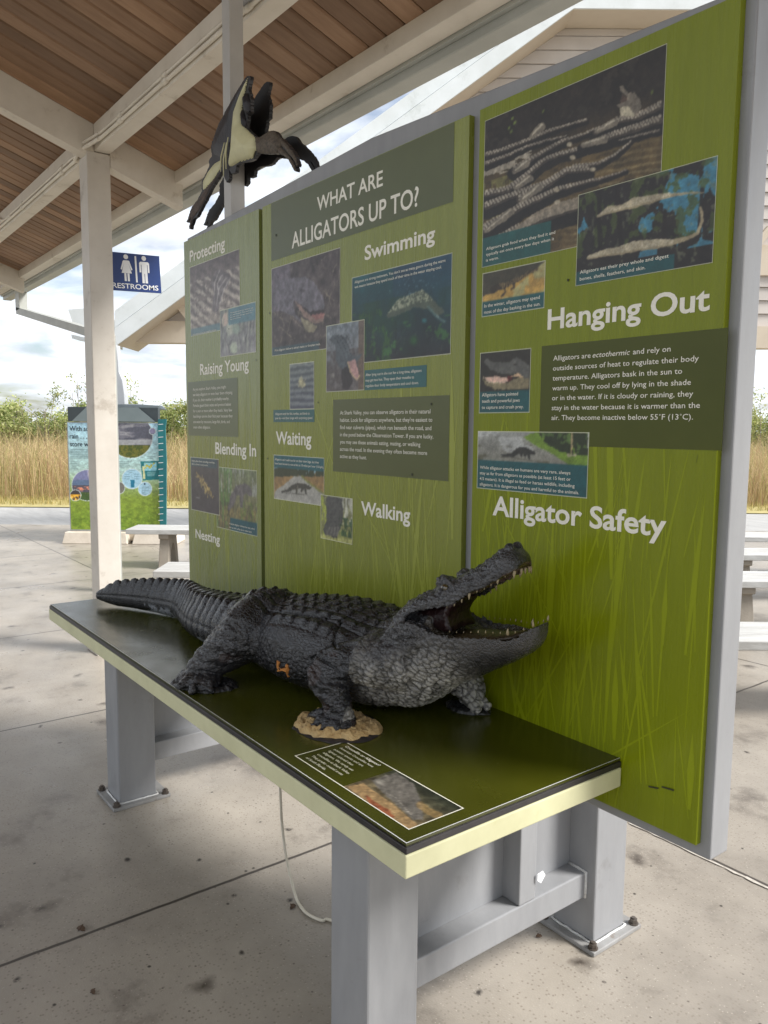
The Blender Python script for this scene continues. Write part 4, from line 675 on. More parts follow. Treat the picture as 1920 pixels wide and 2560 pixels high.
cv.poly([q(150, 825), q(200, 810), q(250, 770), q(310, 742), q(380, 760), q(435, 790), q(400, 810), q(380, 800), q(390, 850), q(375, 850), q(360, 805), q(330, 835), q(330, 800), q(300, 800), q(300, 845), q(285, 845), q(285, 800), q(230, 825), q(180, 836)], (72, 70, 62)); cv.line([q(160, 836), q(390, 852)], 2, (70, 66, 60), .8); cv.line([q(300, 765), q(302, 840)], 2, (160, 156, 140), .6); cv.mott(.15, 100, 9); capband(cv, 0, .29, 0, 1, (34, 92, 100), .97); cv.build('photo_print', pM, m_print, RIM)
block(pM, ['Alligators can\u2019t walk too far on their short legs, but they', 'have been known to run as fast as 10 miles per hour (16 kph).'], (688, 1150.5), (798, 1156.5), (688, 1160.5), .0015, .56, 'caption_text')
cv = photo(pM, (802.2, 1235.7), (881.5, 1362), .0035, .0006); cv.grad((132, 132, 110), (150, 152, 84)); cv.mott(.35, 60, 2); cv.mixin((170, 182, 70), (cv.noise(90, 30, 3) > .5)*(cv.u < .22)*.8); cv.mixin((204, 204, 190), (cv.noise(110, 24, 4) > .55)*(cv.u > .68)*(cv.w < .6)*.8); cv.poly([q(560, 870), q(705, 885), q(715, 1060), q(690, 1170), q(640, 1250), q(560, 1240), q(530, 1170), q(570, 1080), q(555, 950)], (86, 86, 84), .97)
for k in range(9): cv.line([q(560+4*k, 900+34*k), q(640, 890+34*k), q(705, 905+32*k)], 1.1, (50, 50, 50), .7)
for k in range(4): cv.line([q(590+k*26, 1150), q(565+k*30, 1230)], 4.5, (120, 116, 110), .9); cv.blob(q(562+k*31, 1238), 2.6, 4, (52, 48, 46), .9, .5)
cv.mixin((40, 70, 40), (cv.u > .6)*(cv.w > .45)*(cv.w < .85)*(cv.noise(70, 50, 7) > .42)*.8); cv.mixin((190, 190, 120), (cv.w > .9)*(cv.noise(90, 40, 6) > .4)*.8); cv.mott(.25, 110, 3); cv.build('photo_print', pM, m_print, RIM)
# ---- right panel
q = lambda x, y: (1200+x*.38577, 180+y*.38577)
cv = photo(pR, (1215.5, 302.7), (1652, 428), .003)
x0, z1 = XZ((1213, 302.7)); x1, z0 = XZ((1654, 430)); z0 = XZ((1207.7, 669))[1]; cv = Canvas(x0, x1, z0, z1, lambda x, z: np.stack([x, np.full_like(x, PYF-.0007), z], -1), .002)
cv.c[:] = np.array((38, 32, 26))/255; wt = np.clip((cv.w-.22)*4, 0, 1); cv.mixin((92, 76, 46), wt*.9); cv.mott(.3, 14, 3, 40); rp2 = np.sin(cv.Z*420+cv.X*40+5*cv.noise(14, 20, 8)); cv.mixin((160, 146, 108), np.clip((cv.w-.36)*2, 0, 1)*np.clip((cv.u-.45)*3, 0, 1)*(rp2 > .3)*.7); cv.mixin((118, 116, 66), (cv.noise(40, 6, 5) > .48)*(cv.w > .42)*(cv.u < .3)*(cv.w < .74)*.7); cv.mixin((60, 48, 32), (cv.w > .3)*(cv.noise(5, 16, 31) > .56)*.6)
cv.mixin((168, 160, 144), (cv.noise(18, 70, 12) > .53)*(cv.u < .34)*(cv.w > .24)*(cv.w < .40)*.9); cv.mixin((70, 64, 56), (cv.noise(30, 30, 13) > .62)*(cv.w < .22)*.4)
for a in ((210, 300), (190, 360), (225, 330), (1115, 130), (410, 255), (205, 385)): cv.blob(q(*a), 4, 8, (116, 140, 62), .8, .6, 30)
G = [([(40, 545), (180, 500), (330, 440), (450, 385), (560, 350), (690, 315)], (22, 12)), ([(40, 600), (170, 550), (300, 490), (420, 450), (560, 420)], (20, 9)), ([(220, 640), (300, 590), (420, 520), (520, 460), (640, 420), (760, 370), (860, 320)], (30, 8)), ([(40, 800), (180, 770), (300, 680), (400, 590), (500, 545), (670, 500)], (34, 22)), ([(750, 400), (830, 360), (900, 320), (1020, 300), (1170, 230)], (30, 38)), ([(665, 485), (760, 460), (850, 425), (980, 385), (1165, 320)], (26, 40)), ([(900, 445), (1000, 420), (1160, 385)], (6, 14)), ([(40, 880), (160, 830), (300, 775), (400, 740), (520, 670), (620, 620), (760, 600), (880, 540), (980, 450)], (36, 12)), ([(260, 840), (330, 800), (420, 745), (560, 650), (700, 640)], (40, 30)), ([(30, 1030), (130, 970), (250, 890), (380, 830), (500, 770), (640, 730), (800, 690), (950, 640)], (46, 10)), ([(130, 1090), (250, 1030), (380, 970), (500, 925), (635, 880)], (40, 46))]
for p, w in G: cv.line([q(a, b+14) for a, b in p], (w[0]*.9, w[1]*.9), (26, 22, 20), .9); scutes(cv, [q(a, b) for a, b in p], w)
cv.poly([q(200, 1030), q(330, 930), q(480, 850), q(640, 810), q(640, 880), q(420, 950), q(280, 1010)], (140, 130, 114), .9); cv.mott(.2, 60, 4)
cv.poly([q(905, 95), q(925, 85), q(960, 135), q(995, 125), q(1035, 180), q(1050, 225), q(1000, 290), q(910, 285), q(905, 238), q(878, 212), q(950, 192), q(955, 165), q(915, 130)], (112, 104, 92)); cv.poly([q(905, 238), q(960, 220), q(985, 250), q(1000, 288), q(912, 285)], (172, 164, 142)); cv.poly([q(920, 140), q(952, 165), q(950, 192), q(905, 202)], (78, 62, 52)); cv.blob(q(988, 130), 3, 2.5, (30, 26, 24))
for a in ((580, 470), (600, 555), (730, 630), (495, 765), (500, 845)): cv.blob(q(*a), 9, 7, (178, 168, 146), .95, .4)
for a, b in (((225, 645), (300, 590)), ((40, 1030), (200, 905)), ((760, 385), (870, 330)), ((670, 475), (800, 440)), ((270, 830), (380, 750)), ((330, 420), (400, 355)), ((230, 750), (320, 690))): cv.line([q(*a), q(*b)], (12, 20), (126, 118, 104), .9); cv.line([q(a[0]+6, a[1]-10), q(b[0], b[1]-14)], (3, 5), (184, 176, 158), .8)
cv.mott(.25, 120, 6); capband(cv, .80, 1, 0, .44, (30, 84, 82), .97); cv.build('photo_print', pR, m_print, RIM)
block(pR, ['Alligators grab food when they find it and', 'typically eat once every few days when it', 'is warm.'], (1216.5, 626), (1389, 581.5), (1216.5, 654.5), .0015, .52, 'caption_text')
x0, z1 = XZ((1447, 487.5)); x1, z0 = XZ((1782, 657)); cv = Canvas(x0, x1, z0, z1, lambda x, z: np.stack([x, np.full_like(x, PYF-.0010), z], -1), .002)
cv.c[:] = np.array((38, 34, 32))/255; nb = cv.noise(22, 16, 5, 5); bl = (nb > .50)*(cv.w < .82); cv.mixin((66, 128, 154), bl*(cv.noise(5, 4, 18) > .44)*.95); cv.mixin((70, 84, 40), (cv.noise(40, 40, 11) > .60)*(cv.w < .7)*.75); cv.mixin((110, 116, 92), (cv.noise(80, 70, 12) > .68)*.5)
for a, b in (((770, 760), (780, 1200)), ((890, 740), (915, 1150)), ((1200, 900), (1190, 1100)), ((1440, 760), (1420, 1060))): cv.line([q(*a), q(*b)], 11, (34, 28, 26), .9)
for pts, w in ((((700, 1205), (780, 1180), (900, 1160), (1000, 1130), (1130, 1115), (1240, 1105), (1340, 1080), (1410, 1045), (1440, 960), (1430, 880)), [7, 16, 20, 27, 25, 15, 10, 8, 8, 7]), (((765, 935), (840, 895), (920, 880), (1010, 845), (1110, 825), (1230, 800), (1340, 785), (1450, 780)), [5, 18, 15, 25, 20, 10, 5, 3])):
    cv.line([q(*p) for p in pts], w, (158, 146, 118), .97); cv.mixin((232, 226, 208), cv.line([q(p[0], p[1]-8) for p in pts[:6]], [v*.8 for v in w[:6]], (170, 160, 134), .6)*(np.sin(cv.px*1.1+cv.py*.4)*np.sin(cv.py*1.2) > .1)*.8)
cv.mott(.25, 70, 3); capband(cv, .845, 1, 0, .75, (28, 80, 84), .96); cv.build('photo_print', pR, m_print, RIM)
block(pR, ['Alligators eat their prey whole and digest', 'bones, shells, feathers, and skin.'], (1451, 685), (1673, 638.5), (1451, 702), .0018, .52, 'caption_text')
cv = photo(pR, (1207, 683.8), (1361, 770), .003); q = lambda x, y: (1180+x*.2893, 620+y*.2893)
cv.c[:] = np.array((66, 62, 48))/255; cv.poly([q(90, 420), q(260, 360), q(400, 290), q(560, 180), q(640, 110), q(640, 400), q(90, 480)], (186, 150, 78)); cv.mixin((168, 168, 120), (cv.noise(70, 60, 3) > .5)*(cv.py > q(0, 300)[1]+(q(420, 0)[0]-cv.px)*.9)*.8); bp = [q(180, 365), q(240, 330), q(310, 315), q(390, 270), q(460, 235), q(570, 175)]; cv.line(bp, (17, 6), (52, 44, 34), .97); cv.line(bp[1:], (15, 5), (196, 170, 116), .8, lambda a, s: (np.sin(a*1.15) > .35)*1.); cv.line([q(280, 340), q(290, 380), q(255, 420)], 4, (60, 50, 38)); cv.line([q(360, 310), q(365, 345), q(340, 355)], 4, (60, 50, 38)); cv.blob(q(215, 345), 13, 8, (62, 52, 40), .95, .4, -20); cv.mott(.2, 90, 4); capband(cv, .655, 1, 0, 1, (28, 84, 88), .97); cv.build('photo_print', pR, m_print, RIM)
block(pR, ['In the winter, alligators may spend', 'most of the day basking in the sun.'], (1211.5, 769.5), (1350.5, 748), (1211.5, 785), .0015, .55, 'caption_text')
head(pR, 'Hanging Out', (1369, 826), (1774.7, 771), (1370, 775)); head(pR, 'Alligator Safety', (1231.5, 1295.4), (1665.7, 1331), (1234, 1247))
rect(pR, 'dark_text_block', (1355, 865.4), (1804, 1126.5), m_dk[id(pR)])
block(pR, [[('Alligators are', 0), ('ectothermic', .25), ('and rely on', 0)], 'outside sources of heat to regulate their body', 'temperature. Alligators bask in the sun to', 'warm up. They cool off by lying in the shade', 'or in the water. If it is cloudy or raining, they', 'stay in the water because it is warmer than the', 'air. They become inactive below 55\u02daF (13\u02daC).'], (1384, 902), (1677.8, 878.8), (1378, 1050), .0015, .52)
cv = photo(pR, (1201, 882.4), (1324, 1031.5), .003); cv.c[:] = np.array((46, 42, 36))/255; cv.poly([q(100, 990), q(130, 945), q(170, 985), q(330, 985), q(380, 940), q(500, 1010), q(495, 1130), q(450, 1130), q(380, 1085), q(250, 1090), q(160, 1050)], (92, 92, 88)); cv.poly([q(90, 1130), q(130, 1160), q(290, 1165), q(400, 1120), q(495, 1130), q(490, 1215), q(200, 1225), q(110, 1180)], (134, 124, 96)); cv.poly([q(100, 1115), q(200, 1105), q(330, 1125), q(300, 1160), q(150, 1165)], (222, 186, 168)); cv.poly([q(300, 1110), q(350, 1105), q(350, 1130), q(310, 1155)], (96, 30, 32)); cv.poly([q(340, 1110), q(400, 1080), q(455, 1125), q(400, 1112)], (224, 190, 152)); cv.line([q(100, 1125), q(150, 1160), q(250, 1168)], 3, (232, 222, 186), .9, lambda a, s: (np.sin(a*1.4) > -.2)*1.); cv.blob(q(372, 1010), 4, 3, (36, 30, 26)); cv.mott(.25, 110, 4); capband(cv, .652, 1, 0, 1, (26, 84, 88), .97); cv.build('photo_print', pR, m_print, RIM)
block(pR, ['Alligators have pointed', 'teeth and powerful jaws', 'to capture and crush prey.'], (1206, 991.5), (1296, 985.5), (1206, 1022.5), .0015, .55, 'caption_text')
cv = photo(pR, (1195.5, 1077.4), (1468.5, 1247), .003); x0, z1 = XZ((1195.5, 1077.4)); x1, z0 = XZ((1468, 1247)); z0 = (z0+XZ((1193.3, 1219.7))[1])/2; cv = Canvas(x0, x1, z0, z1, lambda x, z: np.stack([x, np.full_like(x, PYF-.0010), z], -1), .003)
cv.grad((150, 152, 148), (112, 108, 92)); cv.mixin((186, 188, 186), (cv.noise(8, 30, 3) > .52)*(cv.w < .35)*.8); cv.mixin((84, 82, 60), (cv.noise(8, 30, 5) > .55)*(cv.w > .22)*.6); cv.poly([q(440, 1630), q(560, 1590), q(1000, 1590), q(1000, 1900), q(830, 1870), q(700, 1780), q(540, 1700)], (112, 142, 50)); cv.mixin((36, 46, 26), cv.poly([q(560, 1590), q(1000, 1590), q(1000, 1790), q(900, 1790), q(760, 1760), q(650, 1700)], None)*(cv.noise(50, 50, 7) > .3)*.95); cv.mixin((92, 120, 60), cv.poly([q(560, 1590), q(1000, 1590), q(1000, 1790), q(760, 1760)], None)*(cv.noise(70, 70, 9) > .62)*.8); cv.line([q(864, 1592), q(860, 1780)], 3.2, (190, 166, 130)); cv.poly([q(815, 1780), q(900, 1780), q(900, 1800), q(815, 1800)], (172, 166, 140))
cv.poly([q(240, 1785), q(340, 1775), q(390, 1725), q(460, 1720), q(550, 1760), q(545, 1785), q(505, 1780), q(500, 1825), q(490, 1825), q(475, 1780), q(460, 1815), q(440, 1780), q(425, 1810), q(410, 1775), q(360, 1805), q(270, 1800)], (50, 50, 48)); cv.line([q(250, 1805), q(520, 1835)], 2.5, (70, 68, 58), .7); cv.mott(.2, 90, 4); capband(cv, .50, 1, 0, 1, (26, 84, 90), .97); cv.build('photo_print', pR, m_print, RIM)
block(pR, ['While alligator attacks on humans are very rare, always', 'stay as far from alligators as possible (at least 15 feet or', '4.5 meters). It is illegal to feed or harass wildlife, including', 'alligators. It is dangerous for you and harmful to the animals.'], (1201, 1171.5), (1427, 1182.5), (1200.5, 1213.5), .0018, .56, 'caption_text')
# dark fly specks and scuffs on the panels
mb = MB()
for px_, r in (((690, 588), .004), ((674, 783), .003), ((669, 1146), .003), ((1078, 1010), .0035), ((795, 1006), .003), ((1030, 1186), .004), ((640, 900), .003), ((572, 822), .003), ((1420, 700), .003)):
    a = onY(px_, PYF-.0022); mb.add([(a[0]+r*math.cos(t), a[1], a[2]+r*1.2*math.sin(t)) for t in np.linspace(0, 5.6, 8)], [tuple(range(8))])
for a, b in (((1621, 1968), (1646, 1973)), ((1654, 1969), (1685, 1978)), ((1744, 1140), (1740, 1160))):
    p, r = onY(a, PYF-.0022), onY(b, PYF-.0022); mb.add([p, r, r+[0, 0, .004], p+[0, 0, .004]], [(0, 1, 2, 3)])
mb.build('scuff_marks', mat('dark_scuff', srgb(40, 42, 22), srgb(30, 30, 16), 9, rough=.6), bd)
# ---------------------------------------------------------------- alligator sculpture
def cr(P, n):
    P = np.asarray(P, float); k = len(P); t = np.linspace(0, k-1, n); i = np.minimum(t.astype(int), k-2); f = (t-i)[:, None]
    p0, p1, p2, p3 = P[np.maximum(i-1, 0)], P[i], P[i+1], P[np.minimum(i+2, k-1)]
    return .5*(2*p1+(p2-p0)*f+(2*p0-5*p1+4*p2-p3)*f*f+(3*p1-p0-3*p2+p3)*f**3)
YAW = math.radians(15); HD = np.array([math.cos(YAW), math.sin(YAW), 0]); HN = np.array([-HD[1], HD[0], 0]); HP = np.array([-1.55, 1.38, 0])
def HQ(a, l, z): return HP+HD*a+HN*l+np.array([0, 0, z])
# x, y, centre z, half width, up, down
ST = [(-3.545, 1.085, .845, .006, .012, .02), (-3.46, 1.13, .853, .022, .045, .045), (-3.32, 1.20, .862, .036, .066, .056), (-3.18, 1.255, .868, .046, .076, .064), (-3.06, 1.285, .872, .054, .083, .07), (-2.95, 1.28, .876, .063, .09, .074), (-2.82, 1.255, .882, .076, .094, .08), (-2.68, 1.24, .888, .092, .098, .085), (-2.54, 1.245, .896, .106, .10, .088), (-2.40, 1.265, .906, .128, .105, .088), (-2.26, 1.29, .92, .160, .115, .095), (-2.12, 1.305, .93, .196, .128, .110), (-1.98, 1.325, .934, .214, .138, .122), (-1.84, 1.348, .936, .204, .136, .126), (-1.74, 1.364, .938, .178, .126, .124), (-1.66, 1.374, .952, .142, .128, .122), (-1.59, 1.38, .975, .125, .150, .120), (-1.53, 1.39, 1.0, .105, .14, .10)]
ST = np.array(ST); SP = cr(ST, 260); arc = np.concatenate([[0], np.cumsum(np.hypot(*np.diff(SP[:, :2], axis=0).T))])
TG = np.gradient(SP[:, :2], axis=0); TG /= np.linalg.norm(TG, axis=1)[:, None]; NG = np.stack([-TG[:, 1], TG[:, 0]], 1)
s_at = lambda x: arc[np.argmin(np.abs(SP[:, 0]-x))]
def ring(c, n2, w, up, dn, tt, p=2.2, tail=0.):
    cs, sn = np.cos(tt), np.sin(tt); e = 2/p; lx = np.sign(cs)*np.abs(cs)**e*w; lz = np.where(sn > 0, up, dn)*np.sign(sn)*np.abs(sn)**e; lx = lx*(1-.35*tail*np.clip(sn, 0, 1)); return np.stack([c[0]+n2[0]*lx, c[1]+n2[1]*lx, c[2]+lz], 1)
tt = np.linspace(0, 2*math.pi, 56, endpoint=False); g = MB()
idx = np.linspace(0, 259, 150).astype(int)
g.loft([ring(SP[i, :3], NG[i], SP[i, 3], SP[i, 4], SP[i, 5], tt, 2.3 if SP[i, 0] > -2.5 else 2.1, np.clip((-2.3-SP[i, 0])/.5, 0, 1)) for i in idx])
# upper jaw: a, top, lip, half width
UJ = cr([(-.15, 1.06, .99, .085), (-.11, 1.102, 1.03, .105), (-.074, 1.137, 1.075, .112), (-.03, 1.166, 1.118, .112), (.005, 1.183, 1.136, .108), (.05, 1.209, 1.146, .098), (.09, 1.233, 1.160, .085), (.126, 1.256, 1.188, .074), (.146, 1.271, 1.200, .067), (.168, 1.289, 1.210, .063), (.188, 1.305, 1.224, .063), (.212, 1.309, 1.240, .062), (.234, 1.299, 1.252, .051), (.249, 1.28, 1.262, .024)], 60)
def uring(a, zt, zl, w):
    c, s = np.cos(tt), np.sin(tt); z = np.where(s > 0, zl+(zt-zl)*np.abs(s)**.8, zl+.012*np.abs(s)**.6-.006*(np.abs(c) > .8)); x = np.sign(c)*np.abs(c)**.8*w
    return HP+np.outer(np.full(len(tt), a), HD)+np.outer(x, HN)+np.outer(z, [0, 0, 1])
g.loft([uring(*r) for r in UJ])
LJ = cr([(-.15, 1.02, .845, .10), (-.115, 1.05, .832, .122), (-.08, 1.08, .836, .130), (-.04, 1.098, .852, .130), (0., 1.106, .876, .126), (.045, 1.098, .916, .120), (.09, 1.092, .946, .110), (.13, 1.095, .962, .100), (.165, 1.1, .984, .090), (.195, 1.102, 1.002, .082), (.225, 1.104, 1.019, .075), (.25, 1.109, 1.035, .069), (.27, 1.117, 1.049, .060), (.288, 1.129, 1.066, .047), (.30, 1.129, 1.086, .026)], 60)
def lring(a, zl, zb, w):
    c, s = np.cos(tt), np.sin(tt); dip = .030*np.clip((a+.02)/.06, 0, 1)*np.clip((.30-a)/.05, 0, 1); x = np.sign(c)*np.abs(c)**.75*w; z = np.where(s > 0, zl-dip*np.clip(1-np.abs(c)**6, 0, 1)**.5, zl-(zl-zb)*np.abs(s)**.85)
    return HP+np.outer(np.full(len(tt), a), HD)+np.outer(x, HN)+np.outer(z, [0, 0, 1])
g.loft([lring(*r) for r in LJ])
def ball(mb, c, r, sc=(1, 1, 1), n=14):
    rs = []
    for i in range(1, n):
        ph = -math.pi/2+math.pi*i/n; rs.append([np.asarray(c)+np.array([math.cos(ph)*math.cos(t)*sc[0], math.cos(ph)*math.sin(t)*sc[1], math.sin(ph)*sc[2]])*r for t in np.linspace(0, 2*math.pi, 18, endpoint=False)])
    mb.loft(rs)
eyeN, eyeF = HQ(.052, -.056, 1.203), HQ(.055, .05, 1.207)
for e in (eyeN, eyeF): ball(g, e+HN*(.006 if e is eyeN else -.006)-HD*.004, .027, (1.3, .95, .85))
for l in (-.02, .02): ball(g, HQ(.21, l, 1.307), .014)
def limb(P, R, fl=None): g.tube(cr(P, 24), cr(np.array(R)[:, None], 24)[:, 0], 20)
# near front leg, far front leg, near hind leg, far hind leg
limb([(-1.60, 1.30, .985), (-1.655, 1.235, .978), (-1.72, 1.175, .962), (-1.772, 1.145, .948)], [.085, .072, .058, .048]); limb([(-1.778, 1.144, .955), (-1.755, 1.14, .928), (-1.722, 1.14, .908), (-1.698, 1.142, .875), (-1.684, 1.144, .845), (-1.682, 1.144, .815)], [.038, .048, .047, .041, .037, .044])
limb([(-1.70, 1.44, .94), (-1.63, 1.50, .92), (-1.60, 1.535, .87), (-1.60, 1.525, .83)], [.08, .06, .045, .05])
limb([(-2.27, 1.31, .95), (-2.235, 1.235, .968), (-2.20, 1.17, .966), (-2.185, 1.12, .945), (-2.21, 1.075, .908), (-2.238, 1.035, .87), (-2.256, 1.0, .838), (-2.25, .99, .82)], [.10, .105, .10, .088, .070, .057, .046, .04]); ball(g, (-2.14, 1.16, .94), .075)
limb([(-2.25, 1.40, .93), (-2.2, 1.48, .90), (-2.24, 1.53, .84), (-2.2, 1.545, .82)], [.1, .07, .05, .04])
# feet
ball(g, (-1.685, 1.14, .815), .05, (1.0, 1.1, .5)); ball(g, (-1.61, 1.545, .828), .036, (1.15, .95, .72)); ball(g, (-2.23, .995, .818), .072, (1.2, .85, .42)); ball(g, (-2.2, 1.53, .815), .05, (1, 1, .4))
for a, l, r in ((200, .095, .021), (245, .07, .016), (285, .065, .016), (325, .06, .016), (150, .07, .017)):
    d = np.array([math.cos(math.radians(a)), math.sin(math.radians(a)), 0]); c = np.array([-1.69, 1.135, .822]); g.tube(np.array([c, c+d*l*.6+[0, 0, .004], c+d*l+[0, 0, -.012]]), [r*1.1, r, r*.55], 10)
for a, l, r in ((250, .085, .02), (285, .10, .02), (318, .11, .02), (350, .11, .018), (215, .09, .022)):
    d = np.array([math.cos(math.radians(a)), math.sin(math.radians(a)), 0]); c = np.array([-2.24, 1.005, .825]); g.tube(np.array([c, c+d*l*.6+[0, 0, .0], c+d*l+[0, 0, -.016]]), [r*1.1, r, r*.5], 10)
for a in (340, 20):
    d = np.array([math.cos(math.radians(a)), math.sin(math.radians(a)), 0]); c = np.array([-1.59, 1.525, .83]); g.tube(np.array([c, c+d*.04, c+d*.066+[0, 0, -.015]]), [.02, .02, .012], 8)
tmp = g.build('tmp', m_black); rm = tmp.modifiers.new('r', 'REMESH'); rm.mode = 'VOXEL'; rm.voxel_size = .0033; rm.adaptivity = 0
me = bpy.data.meshes.new_from_object(tmp.evaluated_get(bpy.context.evaluated_depsgraph_get())); bpy.data.objects.remove(tmp)
nv = len(me.vertices); P = np.empty(nv*3); me.vertices.foreach_get('co', P); P = P.reshape(-1, 3); E_ = np.empty(len(me.edges)*2, int); me.edges.foreach_get('vertices', E_); E_ = E_.reshape(-1, 2)
deg = np.bincount(E_.ravel(), minlength=nv)[:, None]
def lap(P):
    A = np.zeros_like(P); np.add.at(A, E_[:, 0], P[E_[:, 1]]); np.add.at(A, E_[:, 1], P[E_[:, 0]]); return A/deg
for i in range(8): P = P+.6*(lap(P)-P)
def normals(P):
    me.vertices.foreach_set('co', P.ravel()); me.update(); n = np.empty(nv*3); me.vertices.foreach_get('normal', n); return n.reshape(-1, 3)
NR = normals(P)
# nearest place on the spine for every vertex
near = np.zeros(nv, int)
for a in range(0, nv, 20000):
    d = (P[a:a+20000, None, 0]-SP[None, :, 0])**2+(P[a:a+20000, None, 1]-SP[None, :, 1])**2; near[a:a+20000] = d.argmin(1)
s = arc[near]; lat = ((P[:, :2]-SP[near, :2])*NG[near]).sum(1); vz = P[:, 2]-SP[near, 2]; wl = lat/np.maximum(SP[near, 3], .01); up = vz/np.maximum(SP[near, 4], .01)
ah = (P-HP)@HD; hl = (P-HP)@HN; x = P[:, 0]
sm = lambda v, a, b: np.clip((v-a)/(b-a), 0, 1)**2*(3-2*np.clip((v-a)/(b-a), 0, 1))
leg_m = np.clip((np.abs(wl)-1.06)/.15, 0, 1)*(ah < -.16); leg_m = np.maximum(leg_m, (P[:, 2] < .835)*(P[:, 1] < 1.2)*(x < -1.6)*(x > -2.4)*1.)
head_m = sm(ah, -.17, -.09)*(1-leg_m); tail_m = (1-sm(x, -2.5, -2.32))*(1-leg_m); body_m = np.clip(1-head_m-tail_m-leg_m, 0, 1)
h = np.zeros(nv)
# dorsal scutes
rowL, colL = .052, .044; fu = (s/rowL) % 1; fc = (lat/colL+.5*0) % 1; keel = (1-np.abs(2*fc-1))**1.3*(.25+.75*np.clip(fu, 0, 1)**.8)*(fu < .93); msk = sm(up, .30, .55)*sm(.90-np.abs(wl), 0, .2)
h += body_m*msk*(keel*.013-.003*(fu > .92)-.003*(np.abs(fc) < .1))
flank = body_m*sm(.45-up, 0, .3)
fa, fb = worley(P+.006*(vn3(P, 20, 71)-.5)[:, None], 62, 3); dome = np.clip((fb-fa)/.45, 0, 1); h += flank*.0042*(dome**.7-.6); ga, gb = worley(P*np.array([1, 1, 1.25])+.008*(vn3(P, 14, 72)-.5)[:, None], 48, 5); dome2 = np.clip((gb-ga)/.40, 0, 1); h += leg_m*.0015*(dome2**.7-.6)
# tail: rings, big flank scales and the two crests that merge
tr = .050; ft = (s/tr) % 1; grv = np.exp(-((ft-.0)/.10)**2)+np.exp(-((ft-1.)/.10)**2); bulge = np.sin(math.pi*ft)**.6
h += tail_m*((bulge*.005*sm(up, -.9, -.4)-grv*.003)*(.25+.75*sm(x, -3.1, -2.9))); h += tail_m*(-.0035*np.exp(-((up-.05)/.09)**2)); far = 1-sm(x, -3.05, -2.75); crest = far*np.exp(-(wl/.5)**2)*sm(up, .45, .95)+(1-far)*np.exp(-((np.abs(wl)-.5)/.16)**2)*sm(up, .3, .75)
up_add = tail_m*crest*(.017*np.sin(math.pi*ft)**.7)*sm(x, -3.54, -3.42)
# head, throat, neck
rug = np.abs(vn3(P, 70, 11)-.5)*2*.006+np.abs(vn3(P, 140, 13)-.5)*2*.003; topm = head_m*sm(P[:, 2]-(1.02+.55*np.clip(ah, -.2, .3)), 0, .06)*(ah < .2); h += topm*(rug-.003)
thr = sm(ah, -.22, -.10)*(1-topm)*(1-leg_m)*sm(.17-ah, 0, .1); ca = (P[:, 2]*1.0-ah*.55)/.017+1.8*vn3(P, 22, 21); cb_ = (np.arctan2(hl, 1.05-P[:, 2])*.12+ah*.25)/.021+1.5*vn3(P, 22, 22); cell = np.maximum(np.abs((ca % 1)-.5)*2, np.abs((cb_ % 1)-.5)*2); ta, tb_ = worley(np.stack([(ah*.8-P[:, 2]*.5)*.8, hl*.9, (P[:, 2]*.9+ah*.55)*1.35], 1)+.007*(vn3(P, 18, 73)-.5)[:, None], 54, 9); groove = 1-np.clip((tb_-ta)/.34, 0, 1)**.8; h += thr*(.0055*(1-groove)-.003); h += thr*.004*(vn3(P, 26, 5)-.5)
fold = sm(ah, -.2, -.1)*(1-sm(ah, .0, .1))*np.abs(np.sin((ah*.8+(1.1-P[:, 2])*.9)*46+2*vn3(P, 9, 7))); h -= .004*np.clip(fold-.75, 0, 1)*4*(1-topm)*head_m
# folds where neck meets shoulder, wrinkled legs, overall unevenness
h += -.008*np.exp(-((ah+.135+.2*(1.0-P[:, 2]))/.014)**2)*(P[:, 2] > .9)
ring_ = np.sin((P[:, 2]*150+P[:, 0]*30)+5*vn3(P, 20, 9)); h += leg_m*(.0024*ring_+.005*(np.abs(vn3(P*np.array([1, 1, 2.2]), 55, 15)-.5)*2-.3)+.006*(vn3(P, 24, 16)-.5)); h += .004*(vn3(P, 14, 31)-.5)*(1-head_m*.5)+.0016*(vn3(P, 150, 32)-.5)
# cracks in the casting and the seam round the shoulder
camp = np.array([0, 0, EYE]); ppx, ppy = PROJ(P); vis = ((camp-P)*NR).sum(1) > 0
def crack(L_, wd, dep):
    best = np.full(nv, 1e9)
    for a, b in zip(L_[:-1], L_[1:]):
        a = np.array(a); b = np.array(b); d = b-a; t = np.clip(((ppx-a[0])*d[0]+(ppy-a[1])*d[1])/(d@d), 0, 1); best = np.minimum(best, np.hypot(ppx-a[0]-t*d[0], ppy-a[1]-t*d[1]))
    return np.clip(1-best/wd, 0, 1)*vis*(P[:, 1] < SP[near, 1]+.12)
q = lambda x, y: (700+x*.217, 1480+y*.217)
ck = np.maximum.reduce([crack([q(10, 240), q(120, 240), q(300, 262), q(480, 280), q(715, 325)], 4.5, 0), crack([q(715, 325), q(650, 440), q(615, 560), q(640, 650)], 4.5, 0), crack([q(640, 650), q(500, 690), q(350, 780)], 5, 0), crack([q(640, 650), q(760, 600), q(880, 590)], 4, 0), crack([q(470, 780), q(600, 860), q(720, 960)], 4.5, 0)])*(1-head_m)
h -= .009*ck
P2 = P+NR*h[:, None]; P2[:, 2] += up_add
P2[:, 2] = np.maximum(P2[:, 2], .8012)
NR = normals(P2)
